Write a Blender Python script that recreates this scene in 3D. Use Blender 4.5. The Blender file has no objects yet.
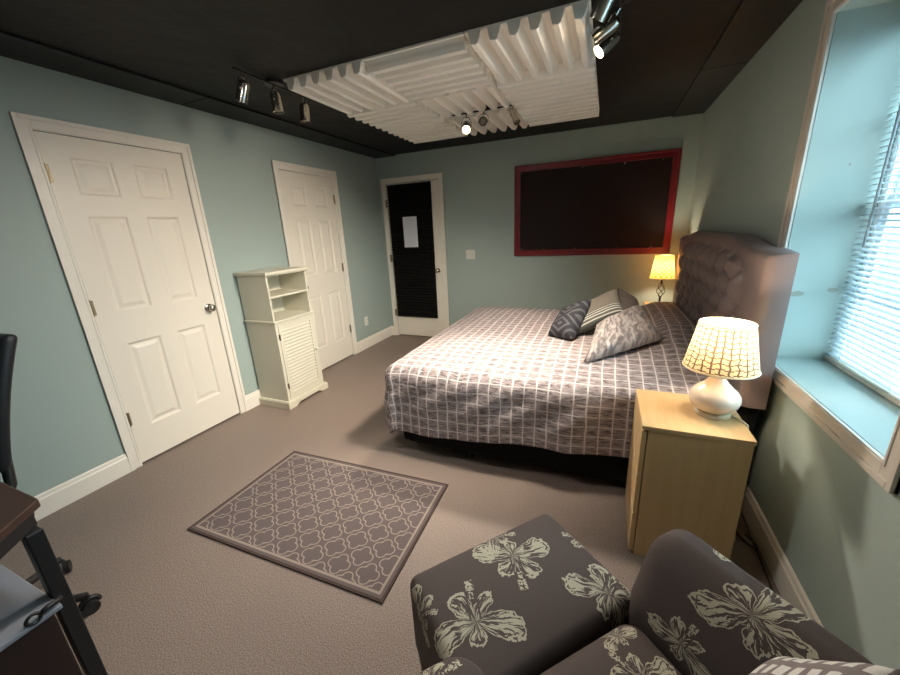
import bpy, math, random
from mathutils import Vector, Matrix, noise as mnoise
random.seed(7)
PI = math.pi
SC = bpy.context.scene
COL = SC.collection
W, D, H, YN = 3.559, 4.425, 2.371, -2.4       # room: width, depth, height, near wall

# ------------------------------------------------------------------ materials
def srgb(r, g, b):
    f = lambda c: (c/255/12.92) if c <= 10 else ((c/255+.055)/1.055)**2.4
    return (f(r), f(g), f(b), 1)

def new_mat(name, col=(.5, .5, .5, 1), rough=.5, spec=.5, metal=0, bump=None, mottling=None):
    m = bpy.data.materials.new(name); m.use_nodes = True
    nt = m.node_tree; p = nt.nodes['Principled BSDF']
    p.inputs['Base Color'].default_value = col
    p.inputs['Roughness'].default_value = rough
    p.inputs['Specular IOR Level'].default_value = spec
    p.inputs['Metallic'].default_value = metal
    if bump or mottling:
        tc = nt.nodes.new('ShaderNodeTexCoord')
    if bump:
        sc, st, dist = bump
        n = nt.nodes.new('ShaderNodeTexNoise'); n.inputs['Scale'].default_value = sc; n.inputs['Detail'].default_value = 3
        b = nt.nodes.new('ShaderNodeBump'); b.inputs['Strength'].default_value = st; b.inputs['Distance'].default_value = dist
        nt.links.new(tc.outputs['Object'], n.inputs['Vector'])
        nt.links.new(n.outputs['Fac'], b.inputs['Height']); nt.links.new(b.outputs['Normal'], p.inputs['Normal'])
    if mottling:
        sc, amt = mottling
        n = nt.nodes.new('ShaderNodeTexNoise'); n.inputs['Scale'].default_value = sc; n.inputs['Detail'].default_value = 5
        nt.links.new(tc.outputs['Object'], n.inputs['Vector'])
        mx = nt.nodes.new('ShaderNodeMix'); mx.data_type = 'RGBA'
        mx.inputs['A'].default_value = tuple(c*(1-amt) for c in col[:3])+(1,)
        mx.inputs['B'].default_value = tuple(min(1, c*(1+amt)) for c in col[:3])+(1,)
        nt.links.new(n.outputs['Fac'], mx.inputs['Factor']); nt.links.new(mx.outputs['Result'], p.inputs['Base Color'])
    return m

class G:
    """small node-graph helper"""
    def __init__(s, tree): s.t = tree
    def n(s, kind, **kw):
        nd = s.t.nodes.new(kind)
        for k, v in kw.items(): setattr(nd, k, v)
        return nd
    def link(s, a, b): s.t.links.new(a, b)
    def val(s, sock, v):
        if isinstance(v, bpy.types.NodeSocket): s.link(v, sock)
        else: sock.default_value = v
    def m(s, op, a, b=None, c=None, clamp=False):
        nd = s.n('ShaderNodeMath', operation=op); nd.use_clamp = clamp
        s.val(nd.inputs[0], a)
        if b is not None: s.val(nd.inputs[1], b)
        if c is not None: s.val(nd.inputs[2], c)
        return nd.outputs[0]
    def vm(s, op, a, b=None):
        nd = s.n('ShaderNodeVectorMath', operation=op); s.val(nd.inputs[0], a)
        if b is not None: s.val(nd.inputs[1], b)
        return nd.outputs[0]
    def xyz(s, v):
        nd = s.n('ShaderNodeSeparateXYZ'); s.link(v, nd.inputs[0]); return nd.outputs
    def comb(s, x, y, z=0.0):
        nd = s.n('ShaderNodeCombineXYZ'); s.val(nd.inputs[0], x); s.val(nd.inputs[1], y); s.val(nd.inputs[2], z); return nd.outputs[0]
    def noise(s, v, scale, detail=2, out='Fac'):
        nd = s.n('ShaderNodeTexNoise'); s.link(v, nd.inputs['Vector']); nd.inputs['Scale'].default_value = scale; nd.inputs['Detail'].default_value = detail
        return nd.outputs[out]
    def mix(s, f, a, b):
        nd = s.n('ShaderNodeMix'); nd.data_type = 'RGBA'
        s.val(nd.inputs['Factor'], f)
        s.val(nd.inputs['A'], a); s.val(nd.inputs['B'], b); return nd.outputs['Result']
    def uv(s): return s.n('ShaderNodeTexCoord').outputs['UV']
    def obj(s): return s.n('ShaderNodeTexCoord').outputs['Object']
    def smooth(s, x, a, b):
        nd = s.n('ShaderNodeMapRange'); nd.interpolation_type = 'SMOOTHSTEP'
        s.val(nd.inputs['Value'], x); nd.inputs['From Min'].default_value = a; nd.inputs['From Max'].default_value = b
        return nd.outputs[0]
    def bump(s, h, strength, dist):
        b = s.n('ShaderNodeBump'); b.inputs['Strength'].default_value = strength; b.inputs['Distance'].default_value = dist
        s.link(h, b.inputs['Height']); return b.outputs[0]

def graph(m):
    return G(m.node_tree), m.node_tree.nodes['Principled BSDF']

M = {}
M['wall'] = new_mat('wall_paint', srgb(157, 171, 165), .55, .3, bump=(90, .08, .004))
M['ceiling'] = new_mat('black_ceiling_paint', (.0058, .0058, .0058, 1), .6, .3, bump=(6, .5, .02), mottling=(2.5, .4))
M['ceiling_board'] = new_mat('black_ceiling_board', (.0095, .010, .0105, 1), .5, .35, bump=(12, .2, .01))
M['trim'] = new_mat('white_trim_paint', srgb(226, 220, 208), .32, .45)
M['door'] = new_mat('white_door_paint', srgb(224, 217, 203), .36, .45)
M['gap_shade'] = new_mat('door_gap_shade', (.02, .018, .016, 1), .9, .1)
M['cream'] = new_mat('cream_paint', srgb(206, 202, 184), .4, .4)
M['nickel'] = new_mat('brushed_nickel', srgb(200, 192, 180), .2, .5, 1)
M['brass'] = new_mat('dull_brass', srgb(150, 136, 110), .4, .5, 1)
M['foam'] = new_mat('white_foam', srgb(238, 235, 228), .8, .1, bump=(220, .25, .004))
M['black_foam'] = new_mat('black_foam', (.010, .0095, .009, 1), .9, .08, bump=(250, .3, .004))
M['paper'] = new_mat('white_paper', srgb(205, 207, 216), .6, .2)
M['plastic_white'] = new_mat('white_plastic', srgb(214, 212, 202), .35, .4)
M['dark_slot'] = new_mat('dark_slot', (.02, .02, .02, 1), .6, .2)
M['black_fabric'] = new_mat('black_board_fabric', (.013, .0045, .0042, 1), .6, .25, bump=(300, .2, .003))
M['pin'] = new_mat('pin_metal', srgb(200, 195, 190), .25, .5, 1)
M['black_metal'] = new_mat('black_metal', (.012, .012, .013, 1), .4, .4)
M['black_plastic'] = new_mat('black_plastic', (.014, .013, .013, 1), .45, .4)
M['black_mesh'] = new_mat('black_chair_fabric', (.008, .010, .013, 1), .5, .35, bump=(180, .2, .003))
M['bed_black'] = new_mat('black_bed_base', (.010, .010, .011, 1), .8, .15, bump=(60, .15, .004))
M['sheet'] = new_mat('pale_mattress_ticking', srgb(186, 194, 204), .8, .1)
M['ceramic'] = new_mat('cream_ceramic', srgb(222, 206, 190), .14, .6)
M['dark_iron'] = new_mat('dark_iron', (.03, .024, .02, 1), .4, .5, .7)
M['blind'] = new_mat('white_blind_slat', srgb(204, 212, 216), .45, .3)
M['sash'] = new_mat('white_window_vinyl', srgb(220, 224, 226), .4, .4)
M['sill_rail'] = new_mat('beige_bottom_rail', srgb(196, 190, 176), .5, .3)
M['casing'] = new_mat('window_casing_paint', srgb(198, 190, 180), .4, .4)
M['cable_black'] = new_mat('dark_cable', (.03, .025, .022, 1), .5, .4)
M['cable_white'] = new_mat('white_cable', srgb(220, 212, 196), .45, .4)

g, p = graph(M['wall'])
o_ = g.n('ShaderNodeNewGeometry').outputs['Position']
def stain(c, rx, rz):
    d = g.vm('MULTIPLY', g.vm('SUBTRACT', o_, c), (1/rx, 20.0, 1/rz))
    ln = g.n('ShaderNodeVectorMath', operation='LENGTH'); g.link(d, ln.inputs[0])
    q = g.m('ADD', ln.outputs['Value'], g.m('MULTIPLY', g.m('SUBTRACT', g.noise(o_, 60, 2), .5), .8))
    return g.m('SUBTRACT', 1.0, g.smooth(q, .75, 1.05))
st_ = g.m('MAXIMUM', stain((3.625, 2.112, 1.091), .026, .014), stain((3.744, 2.112, 1.111), .020, .011))
st_ = g.m('MAXIMUM', st_, stain((3.70, 2.112, 1.62), .004, .006))
g.link(g.mix(g.m('MULTIPLY', st_, .45), srgb(157, 171, 165), srgb(120, 100, 60)), p.inputs['Base Color'])
# red stained wood frame
m = M['red_wood'] = new_mat('red_stained_wood', srgb(120, 22, 26), .33, .5)
g, p = graph(m)
v = g.vm('MULTIPLY', g.obj(), (6, 60, 60))
c = g.mix(g.noise(v, 1.2, 6), srgb(88, 14, 22), srgb(132, 28, 36)); g.link(c, p.inputs['Base Color'])
# maple veneer
m = M['maple'] = new_mat('maple_veneer', srgb(206, 168, 112), .42, .4)
g, p = graph(m)
v = g.vm('MULTIPLY', g.obj(), (26, 4, 1.6))
c = g.mix(g.smooth(g.noise(v, 1.6, 7), .3, .7), srgb(201, 168, 121), srgb(208, 176, 129)); g.link(c, p.inputs['Base Color'])
# dark desk wood
m = M['desk_wood'] = new_mat('dark_brown_wood', srgb(70, 48, 38), .35, .4)
g, p = graph(m)
v = g.vm('MULTIPLY', g.obj(), (3, 40, 20))
c = g.mix(g.noise(v, 1.5, 6), srgb(40, 28, 23), srgb(70, 50, 42)); g.link(c, p.inputs['Base Color'])

# floor: taupe pebbled covering
m = M['floor'] = new_mat('taupe_floor', srgb(132, 116, 106), .5, .4)
g, p = graph(m)
o = g.obj()
vo = g.n('ShaderNodeTexVoronoi'); g.link(o, vo.inputs['Vector']); vo.inputs['Scale'].default_value = 260
n1 = g.noise(o, 210, 2); n2 = g.noise(o, 1.3, 4)
c1 = g.mix(g.smooth(n1, .3, .7), srgb(108, 95, 87), srgb(155, 139, 129))
c2 = g.mix(g.m('MULTIPLY', g.smooth(n2, .35, .75), .35), c1, srgb(120, 106, 98)); g.link(c2, p.inputs['Base Color'])
g.link(g.bump(g.m('ADD', vo.outputs['Distance'], g.m('MULTIPLY', n1, .4)), .38, .003), p.inputs['Normal'])

# trellis rug
m = M['rug'] = new_mat('trellis_rug', srgb(104, 92, 88), .9, .1)
g, p = graph(m)
uv = g.uv(); x, y, _ = g.xyz(uv)         # metres from rug centre
RX, RY = .578, .372
PX, PY = .150, .140
def quatre(ox, oy):
    ax = g.m('ABSOLUTE', g.m('SUBTRACT', g.m('MODULO', g.m('ADD', x, 15*PX+PX/2+ox), PX), PX/2))
    ay = g.m('ABSOLUTE', g.m('SUBTRACT', g.m('MODULO', g.m('ADD', y, 15*PY+PY/2+oy), PY), PY/2))
    def circ(cx, cy, r):
        dx = g.m('SUBTRACT', ax, cx); dy = g.m('SUBTRACT', ay, cy)
        return g.m('SUBTRACT', g.m('SQRT', g.m('ADD', g.m('MULTIPLY', dx, dx), g.m('MULTIPLY', dy, dy))), r)
    f = g.m('MINIMUM', circ(.0295, 0, .0240), circ(0, .0270, .0240))
    sq = g.m('SUBTRACT', g.m('MAXIMUM', ax, ay), .0276)
    return g.m('MINIMUM', f, sq)
f = g.m('MINIMUM', quatre(0, 0), quatre(PX/2, PY/2))
lines = g.m('SUBTRACT', 1.0, g.smooth(g.m('ABSOLUTE', f), .0017, .0038))
edge = g.m('MINIMUM', g.m('SUBTRACT', RX, g.m('ABSOLUTE', x)), g.m('SUBTRACT', RY, g.m('ABSOLUTE', y)))
infield = g.m('GREATER_THAN', edge, .037)
bl = g.m('MULTIPLY', g.m('GREATER_THAN', edge, .026), g.m('LESS_THAN', edge, .037))
mask = g.m('MAXIMUM', g.m('MULTIPLY', lines, infield), bl)
nz = g.noise(g.obj(), 400, 2)
base = g.mix(nz, srgb(90, 81, 80), srgb(106, 96, 95))
base = g.mix(g.m('LESS_THAN', edge, .012), base, srgb(74, 62, 58))
col = g.mix(mask, base, srgb(148, 135, 126)); g.link(col, p.inputs['Base Color'])
g.link(g.bump(g.m('ADD', nz, mask), .4, .003), p.inputs['Normal'])

# quilt
m = M['quilt'] = new_mat('grid_quilt', srgb(150, 140, 140), .6, .3)
g, p = graph(m)
uv = g.uv()
wob = g.noise(uv, 5, 2, 'Color')
uvw = g.vm('ADD', uv, g.vm('MULTIPLY', g.vm('SUBTRACT', wob, (.5, .5, .5)), (.014, .014, 0)))
x, y, _ = g.xyz(uvw)
def stripes(c, per, w, soft=.0015):
    d = g.m('ABSOLUTE', g.m('SUBTRACT', g.m('MODULO', g.m('ADD', c, 40*per), per), per/2))
    return g.m('SUBTRACT', 1.0, g.smooth(d, w, w+soft))
sx = stripes(x, .066, .0026); sy = stripes(y, .068, .0026)
big = stripes(g.m('ADD', x, .066), .198, .0036)
brk = g.smooth(g.noise(uv, 26, 2), .30, .46)
lines = g.m('MAXIMUM', g.m('MAXIMUM', sx, big), g.m('MULTIPLY', g.m('MULTIPLY', sy, brk), .95))
strk = g.noise(g.vm('MULTIPLY', uvw, (22, 95, 1)), 1.0, 4)
strk2 = g.noise(g.vm('MULTIPLY', uvw, (9, 60, 1)), 1.3, 3)
# darker dash block in the middle of every cell
dx = g.m('ABSOLUTE', g.m('SUBTRACT', g.m('MODULO', g.m('ADD', x, 40*.066+.033), .066), .033))
dy = g.m('ABSOLUTE', g.m('SUBTRACT', g.m('MODULO', g.m('ADD', y, 40*.068+.034), .068), .034))
blk = g.m('MULTIPLY', g.m('SUBTRACT', 1.0, g.smooth(dx, .012, .026)), g.m('SUBTRACT', 1.0, g.smooth(dy, .008, .024)))
dark = g.m('ADD', g.smooth(strk, .48, .62), g.m('MULTIPLY', blk, .35), clamp=True)
b1 = g.mix(dark, srgb(164, 151, 150), srgb(106, 96, 95))
b2 = g.mix(g.m('MULTIPLY', g.smooth(strk2, .58, .66), .6), b1, srgb(198, 187, 185))
col = g.mix(g.m('MULTIPLY', lines, .9), b2, srgb(224, 214, 210)); g.link(col, p.inputs['Base Color'])
g.link(g.bump(g.m('ADD', g.noise(uv, 70, 3), g.m('MULTIPLY', lines, .5)), .35, .006), p.inputs['Normal'])

# headboard
M['headboard'] = new_mat('taupe_upholstery', srgb(120, 105, 103), .38, .45, bump=(260, .15, .002))

# lamp shades: fine basket lattice over a cream lining, light passes through
def shade_mat(name, line, base, nu, nv, lw, diag, tr):
    m = bpy.data.materials.new(name); m.use_nodes = True
    nt = m.node_tree; nt.nodes.clear(); g = G(nt)
    uv = g.uv(); x, y, _ = g.xyz(uv)
    if diag:
        a = g.m('ADD', g.m('MULTIPLY', x, nu), g.m('MULTIPLY', y, nv)); b = g.m('SUBTRACT', g.m('MULTIPLY', x, nu), g.m('MULTIPLY', y, nv))
    else:
        wob = g.m('MULTIPLY', g.m('SUBTRACT', g.noise(uv, 9, 1), .5), .6)
        a = g.m('ADD', g.m('MULTIPLY', x, nu), wob)
        b = g.m('ADD', g.m('MULTIPLY', y, nv), g.m('MULTIPLY', g.m('GREATER_THAN', g.m('MODULO', a, 2), 1), .22))
    def ln(t): return g.m('LESS_THAN', g.m('ABSOLUTE', g.m('SUBTRACT', g.m('MODULO', g.m('ADD', t, 100), 1), .5)), lw)
    mask = g.m('MAXIMUM', ln(a), ln(b))
    rim = g.m('GREATER_THAN', g.m('ABSOLUTE', g.m('SUBTRACT', y, .5)), .47)
    mask = g.m('MULTIPLY', mask, g.m('SUBTRACT', 1.0, rim))
    col = g.mix(mask, base, line)
    d = g.n('ShaderNodeBsdfDiffuse'); t = g.n('ShaderNodeBsdfTranslucent'); mx = g.n('ShaderNodeMixShader')
    g.link(col, d.inputs['Color']); g.link(col, t.inputs['Color']); mx.inputs[0].default_value = tr
    g.link(d.outputs[0], mx.inputs[1]); g.link(t.outputs[0], mx.inputs[2])
    o = g.n('ShaderNodeOutputMaterial'); g.link(mx.outputs[0], o.inputs[0])
    return m
M['shade_grid'] = shade_mat('cream_grid_shade', srgb(122, 98, 80), srgb(236, 216, 170), 26, 9, .11, False, .22)
M['shade_lattice'] = shade_mat('golden_lattice_shade', srgb(150, 98, 40), srgb(212, 164, 92), 14, 5, .16, True, .36)

def emit_mat(name, col, st):
    m = bpy.data.materials.new(name); m.use_nodes = True
    nt = m.node_tree; nt.nodes.clear()
    e = nt.nodes.new('ShaderNodeEmission'); e.inputs[0].default_value = col; e.inputs[1].default_value = st
    o = nt.nodes.new('ShaderNodeOutputMaterial'); nt.links.new(e.outputs[0], o.inputs[0]); return m
M['bulb_on'] = emit_mat('lit_bulb', (1, .80, .52, 1), 14)
M['bulb_off'] = new_mat('unlit_bulb', srgb(120, 112, 100), .12, .6)
M['bulb_lamp'] = emit_mat('lit_lamp_bulb', (1, .82, .56, 1), 6)

# window glass: thin clear pane
m = M['glass'] = bpy.data.materials.new('clear_pane'); m.use_nodes = True
nt = m.node_tree; nt.nodes.clear(); g = G(nt)
t = g.n('ShaderNodeBsdfTransparent'); gl = g.n('ShaderNodeBsdfGlossy'); gl.inputs['Roughness'].default_value = .02
mx = g.n('ShaderNodeMixShader'); mx.inputs[0].default_value = .06; t.inputs[0].default_value = (.93, .97, 1, 1)
g.link(t.outputs[0], mx.inputs[1]); g.link(gl.outputs[0], mx.inputs[2])
o = g.n('ShaderNodeOutputMaterial'); g.link(mx.outputs[0], o.inputs[0])

# hibiscus print
def flower_group():
    t = bpy.data.node_groups.new('hibiscus_print', 'ShaderNodeTree')
    t.interface.new_socket('Vector', in_out='INPUT', socket_type='NodeSocketVector')
    t.interface.new_socket('Center', in_out='INPUT', socket_type='NodeSocketVector')
    t.interface.new_socket('Angle', in_out='INPUT', socket_type='NodeSocketFloat')
    t.interface.new_socket('Scale', in_out='INPUT', socket_type='NodeSocketFloat')
    t.interface.new_socket('Mask', in_out='OUTPUT', socket_type='NodeSocketFloat')
    g = G(t); gi = g.n('NodeGroupInput'); go = g.n('NodeGroupOutput')
    d = g.vm('SUBTRACT', gi.outputs['Vector'], gi.outputs['Center'])
    vr = g.n('ShaderNodeVectorRotate'); vr.rotation_type = 'Z_AXIS'; g.link(d, vr.inputs['Vector']); g.link(gi.outputs['Angle'], vr.inputs['Angle'])
    sc = g.n('ShaderNodeVectorMath', operation='SCALE'); g.link(vr.outputs[0], sc.inputs[0]); g.link(gi.outputs['Scale'], sc.inputs['Scale'])
    P = sc.outputs[0]
    seedv = g.vm('MULTIPLY', gi.outputs['Center'], (37.0, 53.0, 0))
    Q = g.vm('ADD', P, seedv)
    wob = g.vm('SUBTRACT', g.noise(Q, 2.2, 2, 'Color'), (.5, .5, .5))
    P2 = g.vm('ADD', P, g.vm('MULTIPLY', wob, (.30, .30, 0)))
    x, y, _ = g.xyz(P2)
    r = g.m('SQRT', g.m('ADD', g.m('MULTIPLY', x, x), g.m('MULTIPLY', y, y)))
    th = g.m('ARCTAN2', y, x)
    k = g.m('ADD', g.m('MULTIPLY', th, 5/(2*PI)), 10.0)
    a = g.m('SUBTRACT', g.m('FRACT', k), .5); idx = g.m('FLOOR', k)
    aa = g.m('ABSOLUTE', g.m('MULTIPLY', a, 2.0))
    amp = g.m('ADD', .80, g.m('MULTIPLY', g.m('SINE', g.m('ADD', g.m('MULTIPLY', idx, 2.4), 1.0)), .27))
    ruff = g.m('MULTIPLY', g.m('SUBTRACT', g.noise(Q, 7.5, 2), .5), .30)
    lim = g.m('ADD', g.m('MULTIPLY', amp, g.m('SUBTRACT', 1.0, g.m('MULTIPLY', g.m('POWER', aa, 2.4), .74))), ruff)
    inside = g.m('LESS_THAN', r, lim)
    rim = g.m('GREATER_THAN', r, g.m('SUBTRACT', lim, .07))
    # veins run out from the centre
    vv = g.comb(g.m('MULTIPLY', a, 9.0), g.m('MULTIPLY', r, 1.6), g.m('MULTIPLY', idx, 3.7))
    vn = g.noise(vv, 1.6, 3)
    vein = g.m('GREATER_THAN', vn, g.m('ADD', .485, g.m('MULTIPLY', g.m('SUBTRACT', .55, r), .10)))
    gap = g.m('LESS_THAN', aa, .90)
    ring = g.m('MULTIPLY', g.m('GREATER_THAN', r, g.m('SUBTRACT', lim, .115)), g.m('GREATER_THAN', g.noise(Q, 9, 1), .47))
    body = g.m('MULTIPLY', g.m('MAXIMUM', g.m('MULTIPLY', g.m('MULTIPLY', vein, gap), g.m('SUBTRACT', 1.0, ring)), rim), inside)
    # stamen
    xs, ys, _ = g.xyz(P)
    inst = g.m('MULTIPLY', g.m('LESS_THAN', g.m('ABSOLUTE', ys), g.m('ADD', .05, g.m('MULTIPLY', g.m('GREATER_THAN', xs, .66), .05))),
               g.m('MULTIPLY', g.m('GREATER_THAN', xs, .45), g.m('LESS_THAN', xs, .92)))
    dots = g.m('GREATER_THAN', g.noise(Q, 16, 1), .47)
    stout = g.m('LESS_THAN', g.m('ABSOLUTE', ys), .13)
    stz = g.m('MULTIPLY', g.m('MULTIPLY', stout, g.m('GREATER_THAN', xs, .0)), g.m('LESS_THAN', xs, .75))
    body = g.m('MULTIPLY', body, g.m('SUBTRACT', 1.0, g.m('MULTIPLY', stz, g.m('GREATER_THAN', g.m('ABSOLUTE', ys), .09))))
    out = g.m('MAXIMUM', g.m('MULTIPLY', body, g.m('SUBTRACT', 1.0, inst)), g.m('MULTIPLY', inst, dots))
    g.link(out, go.inputs['Mask'])
    return t
FG = flower_group()
def floral_mat(name, flowers):
    m = new_mat(name, srgb(76, 66, 64), .7, .25)
    g, p = graph(m); uv = g.uv(); mask = None
    for (cx, cy, ang, R) in flowers:
        nd = g.n('ShaderNodeGroup'); nd.node_tree = FG
        g.link(uv, nd.inputs['Vector']); nd.inputs['Center'].default_value = (cx, cy, 0)
        nd.inputs['Angle'].default_value = -math.radians(ang); nd.inputs['Scale'].default_value = 1/R
        mask = nd.outputs[0] if mask is None else g.m('MAXIMUM', mask, nd.outputs[0])
    nz = g.noise(g.obj(), 380, 2)
    base = g.mix(nz, srgb(72, 63, 61), srgb(86, 76, 73))
    g.link(g.mix(mask, base, srgb(178, 173, 153)), p.inputs['Base Color'])
    g.link(g.bump(g.m('ADD', nz, g.m('MULTIPLY', mask, .5)), .25, .002), p.inputs['Normal'])
    return m

# ------------------------------------------------------------------ mesh helpers
class MB:
    def __init__(s): s.v = []; s.f = []; s.uv = []; s.mi = []; s.has_uv = False
    def add(s, verts, faces, uvs=None, mi=0):
        o = len(s.v); s.v += [tuple(x) for x in verts]
        s.f += [tuple(i+o for i in f) for f in faces]; s.mi += [mi]*len(faces)
        if uvs: s.uv += [tuple(x) for x in uvs]; s.has_uv = True
        else: s.uv += [(0, 0)]*len(verts)
        return s
    def box(s, x0, y0, z0, x1, y1, z1, mi=0):
        if x0 > x1: x0, x1 = x1, x0
        if y0 > y1: y0, y1 = y1, y0
        if z0 > z1: z0, z1 = z1, z0
        v = [(x, y, z) for z in (z0, z1) for y in (y0, y1) for x in (x0, x1)]
        return s.add(v, [(0, 2, 3, 1), (4, 5, 7, 6), (0, 1, 5, 4), (2, 6, 7, 3), (0, 4, 6, 2), (1, 3, 7, 5)], mi=mi)
    def prism(s, poly, axis, a0, a1, mi=0):
        """extrude a 2D polygon along an axis; poly in the other two axes, cyclic order"""
        n = len(poly)
        def P(q, a):
            if axis == 'x': return (a, q[0], q[1])
            if axis == 'y': return (q[0], a, q[1])
            return (q[0], q[1], a)
        v = [P(q, a0) for q in poly]+[P(q, a1) for q in poly]
        f = [tuple(range(n))[::-1], tuple(range(n, 2*n))]+[(i, (i+1) % n, n+(i+1) % n, n+i) for i in range(n)]
        return s.add(v, f, mi=mi)
    def grid(s, fn, nu, nv, uvfn=None, mi=0, flip=False):
        v = []; uvs = []
        for j in range(nv+1):
            for i in range(nu+1):
                u, w = i/nu, j/nv
                v.append(fn(u, w)); uvs.append(uvfn(u, w) if uvfn else (u, w))
        f = []
        for j in range(nv):
            for i in range(nu):
                q = (j*(nu+1)+i, j*(nu+1)+i+1, (j+1)*(nu+1)+i+1, (j+1)*(nu+1)+i)
                f.append(q[::-1] if flip else q)
        return s.add(v, f, uvs, mi)
    def lathe(s, prof, c=(0, 0, 0), seg=32, M_=None, mi=0, cap=True):
        """prof: (radius, height) list, revolved about local z; M_ optional 3x3 placing it"""
        v = []; uvs = []; L = [0]
        for i in range(1, len(prof)): L.append(L[-1]+math.dist(prof[i], prof[i-1]))
        for k, (r, h) in enumerate(prof):
            for i in range(seg+1):
                a = 2*PI*i/seg; q = Vector((r*math.cos(a), r*math.sin(a), h))
                if M_: q = M_ @ q
                v.append((q.x+c[0], q.y+c[1], q.z+c[2])); uvs.append((i/seg, L[k]/max(L[-1], 1e-6)))
        f = [(k*(seg+1)+i, k*(seg+1)+i+1, (k+1)*(seg+1)+i+1, (k+1)*(seg+1)+i) for k in range(len(prof)-1) for i in range(seg)]
        if cap:
            if prof[0][0] > 1e-5: f.append(tuple(range(seg))[::-1])
            if prof[-1][0] > 1e-5: f.append(tuple((len(prof)-1)*(seg+1)+i for i in range(seg)))
        return s.add(v, f, uvs, mi)
    def cyl(s, a, b, r, seg=16, r2=None, mi=0):
        a = Vector(a); b = Vector(b); z = (b-a)
        Mx = z.to_track_quat('Z', 'Y').to_matrix()
        return s.lathe([(r, 0), (r if r2 is None else r2, z.length)], a, seg, Mx, mi)
    def tube(s, pts, r, seg=8, mi=0):
        pts = [Vector(q) for q in pts]; v = []; n = len(pts)
        up = None
        for i, q in enumerate(pts):
            d = (pts[min(i+1, n-1)]-pts[max(i-1, 0)]).normalized()
            if up is None: up = d.orthogonal().normalized()
            up = (up-d*up.dot(d)).normalized(); w = d.cross(up)
            rr = r(i/(n-1)) if callable(r) else r
            for k in range(seg):
                a = 2*PI*k/seg; v.append(q+(up*math.cos(a)+w*math.sin(a))*rr)
        f = [(i*seg+k, i*seg+(k+1) % seg, (i+1)*seg+(k+1) % seg, (i+1)*seg+k) for i in range(n-1) for k in range(seg)]
        f += [tuple(range(seg))[::-1], tuple((n-1)*seg+k for k in range(seg))]
        return s.add(v, f, mi=mi)

def obj(name, mb, mat, parent=None, bevel=0, smooth=False, local=False, seg=2):
    me = bpy.data.meshes.new(name)
    off = Vector((0, 0, 0))
    if parent is not None and not local:
        q = parent
        while q is not None: off += q.location; q = q.parent
    me.from_pydata([tuple(Vector(x)-off) for x in mb.v], [], mb.f)
    for mm in (mat if isinstance(mat, (list, tuple)) else [mat]): me.materials.append(mm)
    if mb.has_uv:
        ul = me.uv_layers.new(name='UVMap')
        for lp in me.loops: ul.data[lp.index].uv = mb.uv[lp.vertex_index]
    for pl, k in zip(me.polygons, mb.mi): pl.material_index = k; pl.use_smooth = bool(smooth)
    if smooth and smooth is not True:
        me.set_sharp_from_angle(angle=math.radians(smooth))
    o = bpy.data.objects.new(name, me); COL.objects.link(o)
    if parent is not None: o.parent = parent
    if bevel:
        b = o.modifiers.new('edge', 'BEVEL'); b.width = bevel; b.segments = seg; b.limit_method = 'ANGLE'
    return o
def tag(o, label, cat, group=None):
    o['label'] = label; o['category'] = cat
    if group: o['group'] = group
    return o
def thing(name, loc, label, cat, group=None):
    o = bpy.data.objects.new(name, None); COL.objects.link(o); o.location = loc
    o.empty_display_size = .1
    return tag(o, label, cat, group)
def struct(name, mb, mat, bevel=0, **k):
    o = obj(name, mb, mat, bevel=bevel, **k); o['kind'] = 'structure'; return o
def copy_tree(o, parent=None):
    c = o.copy(); COL.objects.link(c)
    if parent is not None: c.parent = parent
    for ch in list(o.children): copy_tree(ch, c)
    return c

# ------------------------------------------------------------------ room shell
DOOR_H = 2.035
D1 = (1.157, 1.903); D2 = (2.775, 3.498); D3 = (.119, .852)     # leaf extents
DEEP = .07
mb = MB()
def wall_with_holes(mb, P, lo, hi, holes, t0, t1):
    """P(a, depth, z)->xyz box maker; holes: (a0,a1,z0,z1)"""
    cuts = sorted(holes); a = lo
    for (h0, h1, z0, z1) in cuts:
        P(a, h0, 0, H, t0, t1)
        if z0 > 0: P(h0, h1, 0, z0, t0, t1)
        P(h0, h1, z1, H, t0, t1); a = h1
    P(a, hi, 0, H, t0, t1)
g3 = .0035
wall_with_holes(mb, lambda a, b, z0, z1, t0, t1: mb.box(-t1, a, z0, -t0, b, z1), YN-.12, D+.12,
                [(D1[0]-g3, D1[1]+g3, 0, DOOR_H+g3), (D2[0]-g3, D2[1]+g3, 0, DOOR_H+g3)], 0, DEEP)
mb.box(-.2, YN-.12, 0, -DEEP, D+.12, H)
struct('wall_left', mb, M['wall'])
mb = MB()
wall_with_holes(mb, lambda a, b, z0, z1, t0, t1: mb.box(a, D+t0, z0, b, D+t1, z1), 0, W,
                [(D3[0]-g3, D3[1]+g3, 0, DOOR_H+g3)], 0, DEEP)
mb.box(0, D+DEEP, 0, W, D+.2, H)
struct('wall_back', mb, M['wall'])
WY0, WY1, WZ0, WZ1 = 1.231, 2.112, .79, 2.158
WX = 3.86
mb = MB()
wall_with_holes(mb, lambda a, b, z0, z1, t0, t1: mb.box(W+t0, a, z0, W+t1, b, z1), YN-.12, D+.2, [(WY0, WY1, WZ0, WZ1)], 0, WX-W)
struct('wall_right', mb, M['wall'])
struct('wall_front', MB().box(0, YN-.12, 0, W, YN, H), M['wall'])
struct('floor', MB().box(-.2, YN-.12, -.05, WX, D+.2, 0), M['floor'])
struct('ceiling', MB().box(-.2, YN-.12, H, WX, D+.2, H+.05), M['ceiling'])
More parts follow.
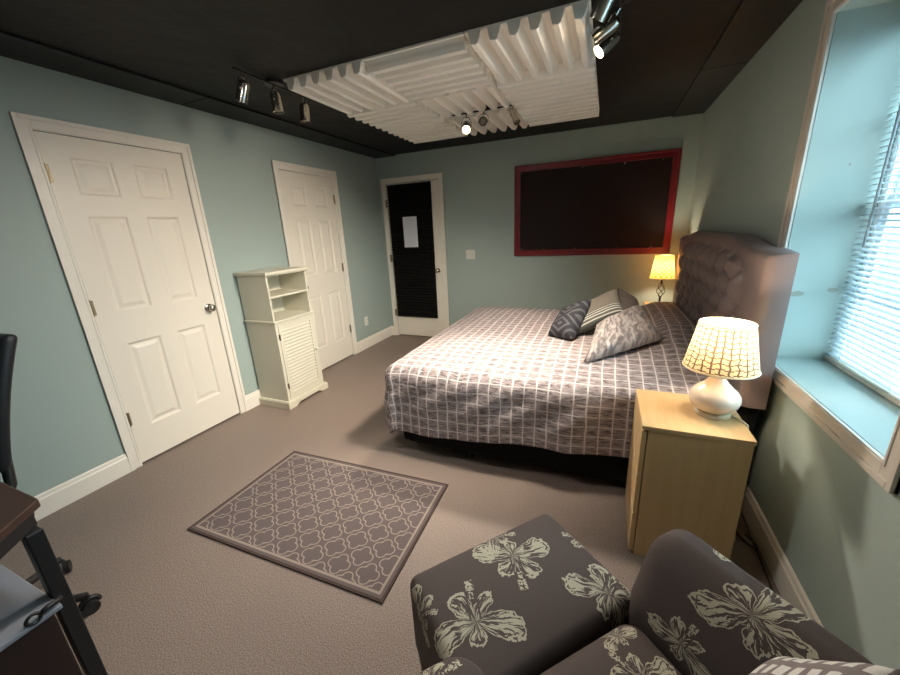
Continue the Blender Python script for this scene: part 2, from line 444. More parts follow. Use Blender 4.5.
# perimeter boards on the ceiling
mb = MB(); 
for (y0, y1) in ((YN, -.4), (-.4, 1.98), (1.984, D)): mb.box(0, y0, H-.014, .285, y1-.003, H)
struct('trim_1', mb, M['ceiling_board'], bevel=.003)
mb = MB()
for (y0, y1) in ((YN, .7), (.7, 3.2), (3.204, D)): mb.box(3.305, y0, H-.012, W, y1-.004, H)
struct('trim_2', mb, M['ceiling_board'], bevel=.003)

# baseboards
def baseboard(name, axis, pos, sgn, runs):
    mb = MB()
    for (a0, a1) in runs:
        poly = [(0, 0), (.016, 0), (.016, .105), (.011, .112), (.009, .128), (.004, .134), (0, .134)]
        if axis == 'y': mb.prism([(pos+sgn*q[0], q[1]) for q in poly], 'y', a0, a1)
        else: mb.prism([(pos+sgn*q[0], q[1]) for q in poly], 'x', a0, a1)
    return struct(name, mb, M['trim'])
CW = .067
baseboard('baseboard_left', 'y', 0, 1, [(YN, D1[0]-CW), (D1[1]+CW, D2[0]-CW), (D2[1]+CW, D)])
baseboard('baseboard_back', 'x', D, -1, [(D3[1]+CW, W), (0, D3[0]-CW)])
baseboard('baseboard_right', 'y', W, -1, [(YN, D)])

# casings: flat board with a raised outer bead
def casing(name, P, a0, a1, z1, mat, w=CW, z0=0, four=False):
    mb = MB()
    def pc(A0, A1, Z0, Z1, t): P(mb, A0, A1, Z0, Z1, t)
    e = .004
    for t, s0, s1 in ((.012, 0, w), (.019, w*.68, w), (.015, w*.08, w*.22)):
        if four: s = z0-s1
        pc(a0-e-s1, a0-e-s0, (z0-e-s1) if four else 0, z1+e+s1, t)
        pc(a1+e+s0, a1+e+s1, (z0-e-s1) if four else 0, z1+e+s1, t)
        pc(a0-e-s0, a1+e+s0, z1+e+s0, z1+e+s1, t)
        if four: pc(a0-e-s0, a1+e+s0, z0-e-s1, z0-e-s0, t)
    return struct(name, mb, mat, bevel=.002)
PL = lambda mb, a0, a1, z0, z1, t: mb.box(0, a0, z0, t, a1, z1)
PB = lambda mb, a0, a1, z0, z1, t: mb.box(a0, D-t, z0, a1, D, z1)
PR = lambda mb, a0, a1, z0, z1, t: mb.box(W-t, a0, z0, W, a1, z1)
casing('trim_3', PL, D1[0], D1[1], DOOR_H, M['trim'])
casing('trim_4', PL, D2[0], D2[1], DOOR_H, M['trim'])
casing('trim_5', PB, D3[0], D3[1], DOOR_H, M['trim'])
casing('trim_6', PR, WY0+.002, WY1-.002, WZ1-.004, M['casing'], w=.062, z0=WZ0+.003, four=True)

# six-panel doors
def six_panel(P, w, z0, z1):
    """front face of a moulded six-panel leaf; P(a, depth, z), a in 0..w"""
    mb = MB()
    st, mid = .115*w/.746, .105*w/.746
    xs = [0, st, (w-mid)/2, (w+mid)/2, w-st, w]
    zs = [z0, z0+.235, .83, 1.035, 1.612, 1.725, 1.928, z1]
    F = []
    def quad(a0, a1, b0, b1, d=0): mb.add([P(a0, d, b0), P(a1, d, b0), P(a1, d, b1), P(a0, d, b1)], [(0, 1, 2, 3)])
    for i in range(5):
        for j in range(7):
            a0, a1, b0, b1 = xs[i], xs[i+1], zs[j], zs[j+1]
            if i in (1, 3) and j in (1, 3, 5):
                rings = [(0, 0), (.006, -.003), (.012, -.010), (.024, -.011), (.046, -.003), (.050, -.0025)]
                V = []
                for s, d in rings: V += [P(a0+s, d, b0+s), P(a1-s, d, b0+s), P(a1-s, d, b1-s), P(a0+s, d, b1-s)]
                f = [(4*k+e, 4*k+(e+1) % 4, 4*k+4+(e+1) % 4, 4*k+4+e) for k in range(len(rings)-1) for e in range(4)]
                n = 4*(len(rings)-1); f.append((n, n+1, n+2, n+3))
                mb.add(V, f)
            else: quad(a0, a1, b0, b1)
    # edges and back
    t = -.035
    c = [(0, z0), (w, z0), (w, z1), (0, z1)]
    V = [P(a, 0, z) for a, z in c]+[P(a, t, z) for a, z in c]
    mb.add(V, [(0, 4, 5, 1), (1, 5, 6, 2), (2, 6, 7, 3), (3, 7, 4, 0), (7, 6, 5, 4)])
    return mb
def hinge(mb, c, n, r=.006, h=.09):
    mb.cyl((c[0], c[1], c[2]-h/2), (c[0], c[1], c[2]+h/2), r, 10)
    mb.cyl((c[0], c[1], c[2]-h/2-.005), (c[0], c[1], c[2]-h/2), r*.7, 10); mb.cyl((c[0], c[1], c[2]+h/2), (c[0], c[1], c[2]+h/2+.005), r*.7, 10)
    if n == 'x': mb.box(c[0]-.006, c[1]-.016, c[2]-h/2, c[0]-.003, c[1]+.016, c[2]+h/2)
    else: mb.box(c[0]-.016, c[1]+.003, c[2]-h/2, c[0]+.016, c[1]+.006, c[2]+h/2)
def knob_mb(c, ax):
    Mx = Vector(ax).to_track_quat('Z', 'Y').to_matrix(); mb = MB()
    mb.lathe([(.031, 0), (.031, .004), (.026, .008), (.012, .011), (.011, .032), (.020, .038), (.0265, .047), (.0265, .055), (.021, .063), (.008, .067), (0, .067)], c, 24, Mx)
    return mb
for nm, (a0, a1), hy, ky, hz in (('door_1', D1, D1[0]-.001, 1.845, (1.83, 1.085, .342)), ('door_2', D2, D2[1]+.001, 2.835, (1.815, 1.078, .34))):
    o = struct(nm, six_panel(lambda a, d, z: (.003+d, a0+a, z), a1-a0, .016, DOOR_H), M['door'])
    for z in hz:
        mb = MB(); hinge(mb, (.0075, hy, z), 'x'); obj('hinge', mb, M['brass'], o, smooth=40)
    obj('door_knob', knob_mb((.003, ky, .945), (1, 0, 0)), M['nickel'], o, smooth=50)
    struct('gap_shade_1' if nm == 'door_1' else 'gap_shade_2', MB().box(-DEEP+.001, a0, 0, -.034, a1, .012), M['gap_shade'])  # dark strip on the floor, painting in the shadow under the door leaf
# back door: flat stiles around a tall recess covered by foam
mb = MB(); y0 = D-.002
for (a0, a1, b0, b1) in ((D3[0], D3[1], .016, .27), (D3[0], D3[1], 1.93, DOOR_H), (D3[0], .23, .27, 1.93), (.74, D3[1], .27, 1.93)):
    mb.box(a0, y0, b0, a1, y0+.035, b1)
mb.box(.23, y0+.008, .27, .74, y0+.03, 1.93)
mb.box(.757, y0-.004, .02, .768, y0, DOOR_H-.003)
door3 = struct('door_3', mb, M['door'], bevel=.002)
for z in (1.80, 1.10, .343):
    mb = MB(); hinge(mb, (D3[0]-.012, D-.022, z), 'y'); obj('hinge', mb, M['brass'], door3, smooth=40)
mb = knob_mb((.80, y0, .935), (0, -1, 0)); obj('door_knob', mb, M['nickel'], door3, smooth=50)

# black ridged foam sheet on the back door, with a sheet of paper
fo = thing('foam_sheet', (.449, D-.004, .29), 'tall black ridged foam sheet covering the face of the narrow back door', 'foam sheet')
mb = MB(); n = 44; zz0, zz1 = .288, 2.022; per = (zz1-zz0)/n; prof = []
for k in range(n):
    for t, d in ((0, .012), (.18, .014), (.45, .036), (.62, .036), (.88, .014)): prof.append((zz0+per*(k+t), d))
prof.append((zz1, .012))
poly = [(D-.004-d, z) for z, d in prof]+[(D-.004, zz1), (D-.004, zz0)]
# strips, so that the caps stay simple quads
V = []; Fc = []
for z, d in prof:
    V += [(.141, D-.0045, z), (.141, D-.0045-d, z), (.757, D-.0045-d, z), (.757, D-.0045, z)]
for k in range(len(prof)-1):
    b = 4*k
    Fc += [(b, b+1, b+5, b+4), (b+1, b+2, b+6, b+5), (b+2, b+3, b+7, b+6), (b+3, b, b+4, b+7)]
Fc += [(3, 2, 1, 0), tuple(4*(len(prof)-1)+k for k in range(4))]
mb.add(V, Fc); obj('ridged_foam', mb, M['black_foam'], fo)
mb = MB(); mb.box(.338, D-.050, 1.222, .566, D-.0415, 1.640); obj('dark_border', mb, M['black_foam'], fo, bevel=.003)
pp = tag(obj('paper_notice', MB().box(.351, D-.0525, 1.241, .552, D-.0505, 1.622), M['paper']), 'blank white paper sheet pinned on the black foam of the back door', 'paper')

# light switch and outlet
sw = thing('light_switch', (1.252, D, 1.13), 'white double light switch plate on the green back wall', 'light switch')
obj('plate', MB().box(1.192, D-.007, 1.073, 1.312, D-.0005, 1.188), M['plastic_white'], sw, bevel=.003)
for sx in (1.230, 1.274):
    mb = MB().box(sx-.006, D-.016, 1.128, sx+.006, D-.006, 1.146); obj('toggle', mb, M['plastic_white'], sw, bevel=.002)
ot = thing('wall_outlet', (0, 3.83, .35), 'white electrical outlet low on the left wall near the corner', 'outlet')
obj('plate', MB().box(.0005, 3.795, .293, .006, 3.866, .408), M['plastic_white'], ot, bevel=.002)
for z in (.328, .372):
    rc = obj('receptacle', MB().box(.005, 3.812, z-.014, .0085, 3.849, z+.014), M['plastic_white'], ot, bevel=.003)
    mb = MB()
    for y in (3.823, 3.838): mb.box(.008, y-.0015, z-.006, .0092, y+.0015, z+.006)
    obj('slot', mb, M['dark_slot'], rc)

# window unit in the deep reveal
mb = MB(); fx0, fx1 = 3.815, 3.858
t = .035
mb.box(fx0, WY0+.001, WZ0+.001, fx1, WY0+t, WZ1-.001); mb.box(fx0, WY1-t, WZ0+.001, fx1, WY1-.001, WZ1-.001)
mb.box(fx0, WY0+t, WZ0+.001, fx1, WY1-t, WZ0+t); mb.box(fx0, WY0+t, WZ1-t, fx1, WY1-t, WZ1-.001)
win = struct('window_1', mb, M['sash'], bevel=.003)
zm = 1.47
for nm, z0, z1, xx in (('lower_sash', WZ0+t, zm+.02, 3.822), ('upper_sash', zm-.02, WZ1-t, 3.838)):
    mb = MB(); a0, a1 = WY0+t, WY1-t; s = .032
    mb.box(xx, a0, z0, xx+.016, a0+s, z1); mb.box(xx, a1-s, z0, xx+.016, a1, z1)
    mb.box(xx, a0+s, z0, xx+.016, a1-s, z0+s); mb.box(xx, a0+s, z1-s, xx+.016, a1-s, z1)
    for k in (1, 2):
        yy = a0+(a1-a0)*k/3; mb.box(xx+.004, yy-.008, z0+s, xx+.012, yy+.008, z1-s)
    ym = (z0+z1)/2; mb.box(xx+.004, a0+s, ym-.008, xx+.012, a1-s, ym+.008)
    sa = obj(nm, mb, M['sash'], win, bevel=.002)
    mb = MB().box(xx+.007, a0+s-.004, z0+s-.004, xx+.009, a1-s+.004, z1-s+.004); obj('pane', mb, M['glass'], sa)

# horizontal blind
bx = 3.785
bl = thing('window_blind', (bx, (WY0+WY1)/2, WZ0), 'white horizontal slat blind hanging in the deep teal window recess', 'blind')
obj('headrail', MB().box(bx-.018, WY0+.006, WZ1-.035, bx+.018, WY1-.006, WZ1-.002), M['blind'], bl, bevel=.003)
mb = MB(); z = WZ0+.040; ya, yb = WY0+.008, WY1-.008; pitch = .0228
while z < WZ1-.045:
    pr = []
    for k in range(5):
        s = (k/4-.5)*.026; a = math.radians(16); c = .003*(1-(2*k/4-1)**2)
        pr.append((bx+s*math.cos(a)-c*math.sin(a)*-1, z+s*math.sin(a)+c*math.cos(a)))
    V = [(q[0], ya, q[1]) for q in pr]+[(q[0], yb, q[1]) for q in pr]+[(q[0], ya, q[1]-.0012) for q in pr]+[(q[0], yb, q[1]-.0012) for q in pr]
    f = [(k, k+1, 5+k+1, 5+k) for k in range(4)]+[(10+k, 15+k, 15+k+1, 10+k+1) for k in range(4)]
    f += [(0, 5, 15, 10), (4, 14, 19, 9)]+[(k, 10+k, 11+k, k+1) for k in range(4)]+[(5+k, 6+k, 16+k, 15+k) for k in range(4)]
    mb.add(V, f); z += pitch
obj('slats', mb, M['blind'], bl, smooth=40)
obj('bottom_rail', MB().box(bx-.014, WY0+.007, WZ0+.004, bx+.014, WY1-.007, WZ0+.022), M['sill_rail'], bl, bevel=.003)
mb = MB()
for y in (WY0+.12, (WY0+WY1)/2, WY1-.12):
    for dx in (-.017, .017): mb.cyl((bx+dx, y, WZ0+.01), (bx+dx, y, WZ1-.03), .0009, 6)
obj('ladder_cords', mb, M['blind'], bl)
mb = MB(); mb.cyl((bx-.028, WY1-.105, WZ1-.03), (bx-.028, WY1-.105, 1.30), .0042, 8); mb.cyl((bx-.028, WY1-.105, WZ1-.03), (bx-.015, WY1-.105, WZ1-.015), .003, 6)
obj('tilt_wand', mb, new_mat('grey_wand', srgb(120, 128, 132), .3, .5), bl)

# framed black panel on the back wall
fr = thing('framed_panel', (2.61, D, 1.1), 'wide black fabric panel in a red wooden frame on the back wall', 'framed panel')
X0, X1, Z0, Z1 = 1.808, 3.415, 1.102, 2.083; w = .066
mb = MB()
def fpoly(x0, x1, z0, z1, y0, y1):
    mb.box(x0, y0, z0, x1, y1, z1)
for s0, s1, tk in ((0, w, .020), (0, w*.30, .030), (w*.78, w, .026)):
    mb.box(X0+s0, D-tk, Z0+s0, X0+s1, D-.001, Z1-s0); mb.box(X1-s1, D-tk, Z0+s0, X1-s0, D-.001, Z1-s0)
    mb.box(X0+s1, D-tk, Z0+s0, X1-s1, D-.001, Z0+s1); mb.box(X0+s1, D-tk, Z1-s1, X1-s1, D-.001, Z1-s0)
obj('wooden_frame', mb, M['red_wood'], fr, bevel=.003)
obj('fabric', MB().box(X0+w, D-.012, Z0+w, X1-w, D-.002, Z1-w), M['black_fabric'], fr)
for (x, z) in ((1.89, 2.0), (2.20, 2.004), (2.53, 2.004), (2.93, 2.004), (3.27, 2.004), (1.89, 1.18), (2.15, 1.178), (2.49, 1.178), (2.93, 1.176), (3.24, 1.18)):
    mb = MB(); mb.lathe([(.0075, 0), (.0075, .003), (.004, .006), (0, .007)], (x, D-.0125, z), 12, Vector((0, -1, 0)).to_track_quat('Z', 'Y').to_matrix())
    obj('pin', mb, M['pin'], fr, smooth=40)

# ------------------------------------------------------------------ ceiling foam tiles
def foam_tile_mesh(lx, ly):
    """ridges run along local y, hanging below z=0"""
    mb = MB(); n = 6; per = lx/n; prof = []
    for k in range(n):
        for t, d in ((0.0, .010), (.22, .008), (.29, .040), (.36, .062), (.64, .066), (.74, .058), (.83, .036), (.90, .010)):
            prof.append((-lx/2+per*(k+t), d))
    prof.append((lx/2, .010))
    V = []; F = []
    for x, d in prof: V += [(x, -ly/2, 0), (x, -ly/2, -d), (x, ly/2, -d), (x, ly/2, 0)]
    for k in range(len(prof)-1):
        b = 4*k; F += [(b, b+1, b+5, b+4), (b+1, b+2, b+6, b+5), (b+2, b+3, b+7, b+6), (b+3, b, b+4, b+7)]
    F += [(3, 2, 1, 0), tuple(4*(len(prof)-1)+k for k in range(4))]
    mb.add(V, F); return mb
tiles = [  # x0,x1,y0,y1, ridges along 'y' or 'x', label
  (0.908, 1.498, 2.028, 2.61, 'y', 'white ridged ceiling foam tile, near left corner of the cloud'),
  (1.5, 2.09, 2.028, 2.61, 'x', 'white ceiling foam tile, crosswise ridges, middle of the near edge'),
  (2.092, 2.682, 2.028, 2.61, 'y', 'white ridged ceiling foam tile beside the lit three spot fixture'),
  (0.908, 1.498, 2.613, 3.198, 'x', 'white ceiling foam tile, crosswise ridges, middle of the left edge'),
  (1.5, 2.09, 2.613, 3.105, 'y', 'white ceiling foam tile in the centre, before the middle spot fixture'),
  (2.092, 2.682, 2.613, 3.198, 'x', 'white ceiling foam tile, crosswise ridges, middle of the right edge'),
  (0.908, 1.498, 3.201, 3.786, 'x', 'white ceiling foam tile, crosswise ridges, far left corner of the cloud'),
  (1.5, 2.09, 3.185, 3.786, 'y', 'white ceiling foam tile behind the middle spot fixture, nearest the back door'),
  (2.092, 2.682, 3.201, 3.786, 'x', 'white ceiling foam tile, crosswise ridges, far corner above the red frame')]
for (x0, x1, y0, y1, ax, lab) in tiles:
    lx, ly = (x1-x0, y1-y0) if ax == 'y' else (y1-y0, x1-x0)
    o = obj('acoustic_foam_tile', foam_tile_mesh(lx-.004, ly-.004), M['foam'])
    o.location = ((x0+x1)/2, (y0+y1)/2, H-.0005)
    if ax == 'x': o.rotation_euler.z = PI/2
    tag(o, lab, 'acoustic foam', 'white foam tiles on the ceiling')

# ------------------------------------------------------------------ spot fixtures
def spot(name_from, parent, top, pivot, aim, lit, power=0, softr=.05, L=.115, r=.033, size=78, blend=.6, colr=(1, .87, .72)):
    """canister whose front points along aim"""
    a = Vector(aim).normalized(); Mx = a.to_track_quat('Z', 'Y').to_matrix(); pv = Vector(pivot)
    back = pv-a*L*.42
    mb = MB()
    mb.lathe([(0, 0), (r*.45, .002), (r*.85, .010), (r, .024), (r, L), (r*.93, L), (r*.90, L*.80), (r*.5, L*.78), (0, L*.78)], back, 24, Mx)
    hd = obj('spot_head', mb, M['nickel'], parent, smooth=35)
    mb = MB(); mb.lathe([(r*.88, L*.80), (r*.84, L*.90), (r*.5, L*.96), (0, L*.97)], back, 20, Mx)
    obj('bulb', mb, M['bulb_on'] if lit else M['bulb_off'], hd, smooth=True)
    # yoke
    side = a.cross(Vector((0, 0, 1)))
    side = side.normalized() if side.length > .05 else Vector((0, 1, 0))
    tp = Vector(top); mid = tp+(pv-tp)*.35
    pts = [pv+side*(r+.003), pv+side*(r+.006)+(mid-pv)*.6, mid+side*(r*.6), mid, mid-side*(r*.6), pv-side*(r+.006)+(mid-pv)*.6, pv-side*(r+.003)]
    mb = MB(); mb.tube(pts, .003, 6); mb.cyl(tp, mid, .006, 8); mb.cyl(pv-side*(r+.008), pv-side*(r-.002), .006, 8); mb.cyl(pv+side*(r-.002), pv+side*(r+.008), .006, 8)
    obj('yoke', mb, M['nickel'], hd, smooth=40)
    if lit:
        l = bpy.data.lights.new('spot_lamp', 'SPOT'); l.energy = power; l.color = colr; l.spot_size = math.radians(size); l.spot_blend = blend; l.shadow_soft_size = softr
        o = bpy.data.objects.new('spot_lamp', l); COL.objects.link(o); o.location = back+a*(L+.012)
        o.rotation_euler = a.to_track_quat('-Z', 'Y').to_euler()
def bar(parent, a, b):
    mb = MB(); mb.cyl(a, b, .006, 10); c = (Vector(a)+Vector(b))/2
    mb.cyl((c.x, c.y, H-.0), (c.x, c.y, c.z), .012, 12); mb.cyl((c.x, c.y, H-.02), (c.x, c.y, H-.0005), .055, 24)
    obj('bar', mb, M['black_metal'], parent, smooth=40)
GR = 'three-head spot fixtures on the ceiling'
f1 = thing('spot_light_fixture', (.84, 2.03, H), 'unlit three-head chrome spot fixture near the left wall', 'spot light', GR)
bar(f1, (.84, 1.74, H-.02), (.84, 2.31, H-.02))
spot('a', f1, (.84, 1.79, H-.02), (.833, 1.79, 2.262), (-.35, -.10, -.93), False)
spot('b', f1, (.84, 2.015, H-.02), (.850, 2.010, 2.262), (.05, .02, -1), False)
spot('c', f1, (.84, 2.26, H-.02), (.845, 2.26, 2.262), (-.03, -.05, -1), False)
f2 = thing('spot_light_fixture', (1.84, 3.145, H), 'three-head spot fixture in the foam gap, one bulb glaring at the room', 'spot light', GR)
bar(f2, (1.58, 3.145, H-.04), (2.19, 3.145, H-.04))
spot('a', f2, (1.70, 3.145, H-.04), (1.715, 3.10, 2.225), (.24, -.80, -.56), True, 150, .10, size=88, blend=.8)
spot('b', f2, (1.85, 3.145, H-.04), (1.855, 3.10, 2.240), (.28, -.93, -.2), False)
spot('c', f2, (2.08, 3.145, H-.04), (2.095, 3.115, 2.255), (.42, -.35, -.80), False, L=.125, r=.026)
f3 = thing('spot_light_fixture', (2.80, 2.1, H), 'three-head chrome spot fixture with lit bulbs on the right edge of the foam', 'spot light', GR)
bar(f3, (2.80, 1.76, H-.04), (2.80, 2.36, H-.04))
spot('a', f3, (2.80, 2.27, H-.04), (2.762, 2.235, 2.272), (-.66, -.30, -.62), True, 62, .15, size=80, blend=.9)
spot('b', f3, (2.80, 2.08, H-.04), (2.755, 2.100, 2.276), (-.80, .12, -.42), True, 120, .15, size=74, blend=.9)
spot('c', f3, (2.80, 1.86, H-.04), (2.750, 1.865, 2.280), (-.46, .32, -.76), True, 190, .12, size=100, blend=.9)

# ------------------------------------------------------------------ small white cabinet
cb = thing('storage_cabinet', (.19, 2.34, 0), 'narrow cream cabinet with two open cubbies above a louvred door, left wall', 'cabinet')
C0, C1, CX = 2.120, 2.562, .352
mb = MB()
mb.box(.018, C0, .055, CX-.02, C0+.018, .765); mb.box(.018, C1-.018, .055, CX-.02, C1, .765)      # lower sides
mb.box(.018, C0+.018, .055, .026, C1-.018, .765); mb.box(.026, C0+.018, .075, CX-.024, C1-.018, .09)
mb.box(CX-.02, C0, .055, CX, C0+.026, .765); mb.box(CX-.02, C1-.026, .055, CX, C1, .765)          # face stiles
mb.box(CX-.02, C0+.026, .738, CX, C1-.026, .765); mb.box(CX-.02, C0+.026, .055, CX, C1-.026, .088)
mb.box(.018, C0+.004, .781, CX-.01, C0+.020, 1.157); mb.box(.018, C1-.020, .781, CX-.01, C1-.004, 1.157)  # hutch sides
mb.box(.018, C0+.02, .781, .026, C1-.02, 1.157)
obj('body', mb, M['cream'], cb, bevel=.0015)
mb = MB().box(.012, C0-.016, 1.157, CX+.018, C1+.016, 1.181); mb.box(.016, C0-.006, 1.147, CX+.006, C1+.006, 1.157); obj('top', mb, M['cream'], cb, bevel=.004)
mb = MB().box(.014, C0-.012, .765, CX+.014, C1+.012, .781); obj('ledge', mb, M['cream'], cb, bevel=.004)
obj('shelf', MB().box(.026, C0+.020, .966, CX-.014, C1-.020, .982), M['cream'], cb, bevel=.0015)
mb = MB(); PX1 = .378; P0, P1 = C0-.024, C1+.024
yy = [P0, P0+.075, P0+.10, P0+.125, P1-.125, P1-.10, P1-.075, P1]; hb = [0, 0, .012, .026, .026, .012, 0, 0]
for k in range(7):
    mb.add([(PX1-.016, yy[k], hb[k]), (PX1-.016, yy[k+1], hb[k+1]), (PX1-.016, yy[k+1], .058), (PX1-.016, yy[k], .058),
            (PX1, yy[k], hb[k]), (PX1, yy[k+1], hb[k+1]), (PX1, yy[k+1], .058), (PX1, yy[k], .058)],
           [(3, 2, 1, 0), (4, 5, 6, 7), (0, 1, 5, 4), (2, 3, 7, 6), (1, 2, 6, 5), (3, 0, 4, 7)])
mb.box(.018, P0, 0, PX1-.016, P0+.016, .058); mb.box(.018, P1-.016, 0, PX1-.016, P1, .058)
mb.box(.018, P0+.006, .050, PX1-.008, P1-.006, .066)
obj('plinth', mb, M['cream'], cb, bevel=.002)
mb = MB(); d0, d1, e0, e1 = C0+.028, C1-.028, .090, .736; s = .030
mb.box(CX-.016, d0, e0, CX+.002, d0+s, e1); mb.box(CX-.016, d1-s, e0, CX+.002, d1, e1)
mb.box(CX-.016, d0+s, e0, CX+.002, d1-s, e0+s); mb.box(CX-.016, d0+s, e1-s, CX+.002, d1-s, e1)
n = 20; z0, z1 = e0+s, e1-s; pz = (z1-z0)/n
for k in range(n):
    a = z0+pz*k
    mb.add([(CX-.013, d0+s, a+pz*.55), (CX+.001, d0+s, a), (CX+.003, d0+s, a+.008), (CX-.011, d0+s, a+pz*.95),
            (CX-.013, d1-s, a+pz*.55), (CX+.001, d1-s, a), (CX+.003, d1-s, a+.008), (CX-.011, d1-s, a+pz*.95)],
           [(0, 1, 2, 3), (7, 6, 5, 4), (0, 4, 5, 1), (1, 5, 6, 2), (2, 6, 7, 3), (3, 7, 4, 0)])
mb.box(CX-.022, d0+s, z0, CX-.0195, d1-s, z1)
cd = obj('door', mb, M['cream'], cb)
mb = MB(); mb.lathe([(.007, 0), (.006, .012), (.012, .018), (.012, .024), (.006, .029), (0, .029)], (CX+.002, d1-.014, .43), 16, Vector((1, 0, 0)).to_track_quat('Z', 'Y').to_matrix())
obj('knob', mb, M['plastic_white'], cd, smooth=40)
for z in (.64, .20):
    mb = MB(); mb.cyl((CX+.004, d0-.001, z-.025), (CX+.004, d0-.001, z+.025), .004, 8); mb.box(CX, d0-.010, z-.025, CX+.003, d0+.008, z+.025); obj('hinge', mb, M['nickel'], cd)

# ------------------------------------------------------------------ rug
RCX, RCY = 1.481, 1.258
mb = MB(); nx, ny = 36, 24
def rug_top(u, v):
    x = (u-.5)*2*RX; y = (v-.5)*2*RY
    q = [(.899, .880), (2.078, .899), (2.054, 1.650), (.899, 1.618)]
    X = [(q[0][k]*(1-u)+q[1][k]*u)*(1-v)+(q[3][k]*(1-u)+q[2][k]*u)*v for k in (0, 1)]
    return (X[0], X[1], .0085+.0012*mnoise.noise(Vector((x*4, y*4, 2))))
mb.grid(rug_top, nx, ny, lambda u, v: ((u-.5)*2*RX, (v-.5)*2*RY))
top_n = (nx+1)*(ny+1)
edge_idx = [i for i in range(nx+1)]+[(j+1)*(nx+1)-1 for j in range(1, ny+1)]+[ny*(nx+1)+i for i in range(nx-1, -1, -1)]+[j*(nx+1) for j in range(ny-1, 0, -1)]
base = [(mb.v[i][0], mb.v[i][1], .0005) for i in edge_idx]; o0 = len(mb.v); k = len(edge_idx)
mb.v += base; mb.uv += [mb.uv[i] for i in edge_idx]
mb.f += [(edge_idx[i], o0+i, o0+(i+1) % k, edge_idx[(i+1) % k]) for i in range(k)]; mb.mi += [0]*k
mb.f.append(tuple(range(o0, o0+k))[::-1]); mb.mi.append(0)
tag(obj('area_rug', mb, M['rug']), 'rectangular taupe rug with pale trellis pattern on the bare floor', 'rug')

# ------------------------------------------------------------------ bed
BX0, BX1, BY0, BY1 = 1.555, 3.405, 1.895, 3.80
bed = thing('bed', (2.45, 2.85, 0), 'large bed with tufted taupe headboard and black base by the window', 'bed')
mb = MB(); mb.box(BX0+.05, BY0+.025, .055, BX1, BY1-.03, .27); obj('box_spring', mb, M['bed_black'], bed, bevel=.02)
mb = MB(); mb.box(BX0+.02, BY0+.012, .272, BX1, BY1-.012, .575); obj('mattress', mb, M['sheet'], bed, bevel=.05, seg=4)
mb = MB()
mb.box(BX0+.08, BY0+.06, .035, BX1-.02, BY0+.10, .055); mb.box(BX0+.08, BY1-.10, .035, BX1-.02, BY1-.06, .055); mb.box(BX0+.08, BY0+.1, .035, BX0+.12, BY1-.1, .055)
obj('frame', mb, M['black_metal'], bed)
for (x, y) in ((2.08, BY0+.07), (BX0+.12, BY0+.12), (BX0+.12, BY1-.12), (3.2, BY0+.1), (2.08, BY1-.08), (3.2, BY1-.1)):
    mb = MB(); mb.cyl((x, y, .02), (x, y, .055), .014, 12); mb.cyl((x, y, 0), (x, y, .021), .022, 14, .018); obj('leg', mb, M['black_metal'], bed, smooth=40)
# headboard: camel-back, diamond tufted
HX, HB = 3.430, 3.525; HC, HW = 2.955, 1.055; HZ0 = .60
def htop(y):
    t = abs(y-HC)/HW
    s = max(0, min(1, (t-.43)/.40)); s = s*s*(3-2*s)
    return 1.345-.046*s-.012*max(0, t-.9)/.1
def tuft(y, z):
    Q = .105
    a = (y-HC)/(2*Q)+(z-1.30)/(2*Q); b = (y-HC)/(2*Q)-(z-1.30)/(2*Q)
    h = math.sqrt(abs(math.sin(PI*a)*math.sin(PI*b)))
    dd = abs(y-HC)
    k = max(0, min(1, (.84-dd)/.10))*max(0, min(1, (htop(y)-.055-z)/.05)); k = k*k*(3-2*k)
    return h*k, k
def hfront(u, v):
    y = HC+HW*(2*u-1)
    zt = htop(y); z = HZ0+(zt-HZ0)*v
    h, k = tuft(y, z)
    ed = min((HW-abs(y-HC)), zt-z); rr = .035
    rd = 0 if ed > rr else rr-math.sqrt(max(0, rr*rr-(rr-ed)**2))
    return (HX-.012*(1-k)-.058*h*k+.008*k+rd+.012, y, z)
mb = MB(); nu, nv = 190, 84
mb.grid(hfront, nu, nv, flip=True)
fr_i = [i for i in range(nu+1)]+[(j+1)*(nu+1)-1 for j in range(1, nv+1)]+[nv*(nu+1)+i for i in range(nu-1, -1, -1)]+[j*(nu+1) for j in range(nv-1, 0, -1)]
o0 = len(mb.v); k = len(fr_i)
mb.v += [(HB, mb.v[i][1], mb.v[i][2]) for i in fr_i]; mb.uv += [(0, 0)]*k
mb.f += [(fr_i[(i+1) % k], o0+(i+1) % k, o0+i, fr_i[i]) for i in range(k)]; mb.mi += [0]*k
mb.f.append(tuple(range(o0, o0+k))); mb.mi.append(0)
hbd = obj('headboard', mb, M['headboard'], bed, smooth=60)
Q = .105; bproto = None
for i in range(-16, 17):
    for j in range(-12, 4):
        if (i+j) % 2: continue
        y, z = HC+i*Q, 1.30+j*Q
        if abs(y-HC) > .78 or z > htop(y)-.10 or z < .66: continue
        if bproto is None:
            mb = MB(); mb.lathe([(.010, 0), (.009, .005), (.005, .008), (0, .009)], (0, 0, 0), 10, Vector((-1, 0, 0)).to_track_quat('Z', 'Y').to_matrix())
            bt = bproto = obj('button', mb, M['headboard'], hbd, smooth=True, local=True)
        else: bt = bproto.copy(); COL.objects.link(bt)
        bt.location = Vector((HX+.009, y, z))-bed.location
for y in (HC-HW+.07, HC+HW-.07):
    obj('headboard_leg', MB().box(HX+.02, y-.035, 0, HB-.01, y+.035, .615), M['bed_black'], bed, bevel=.003)

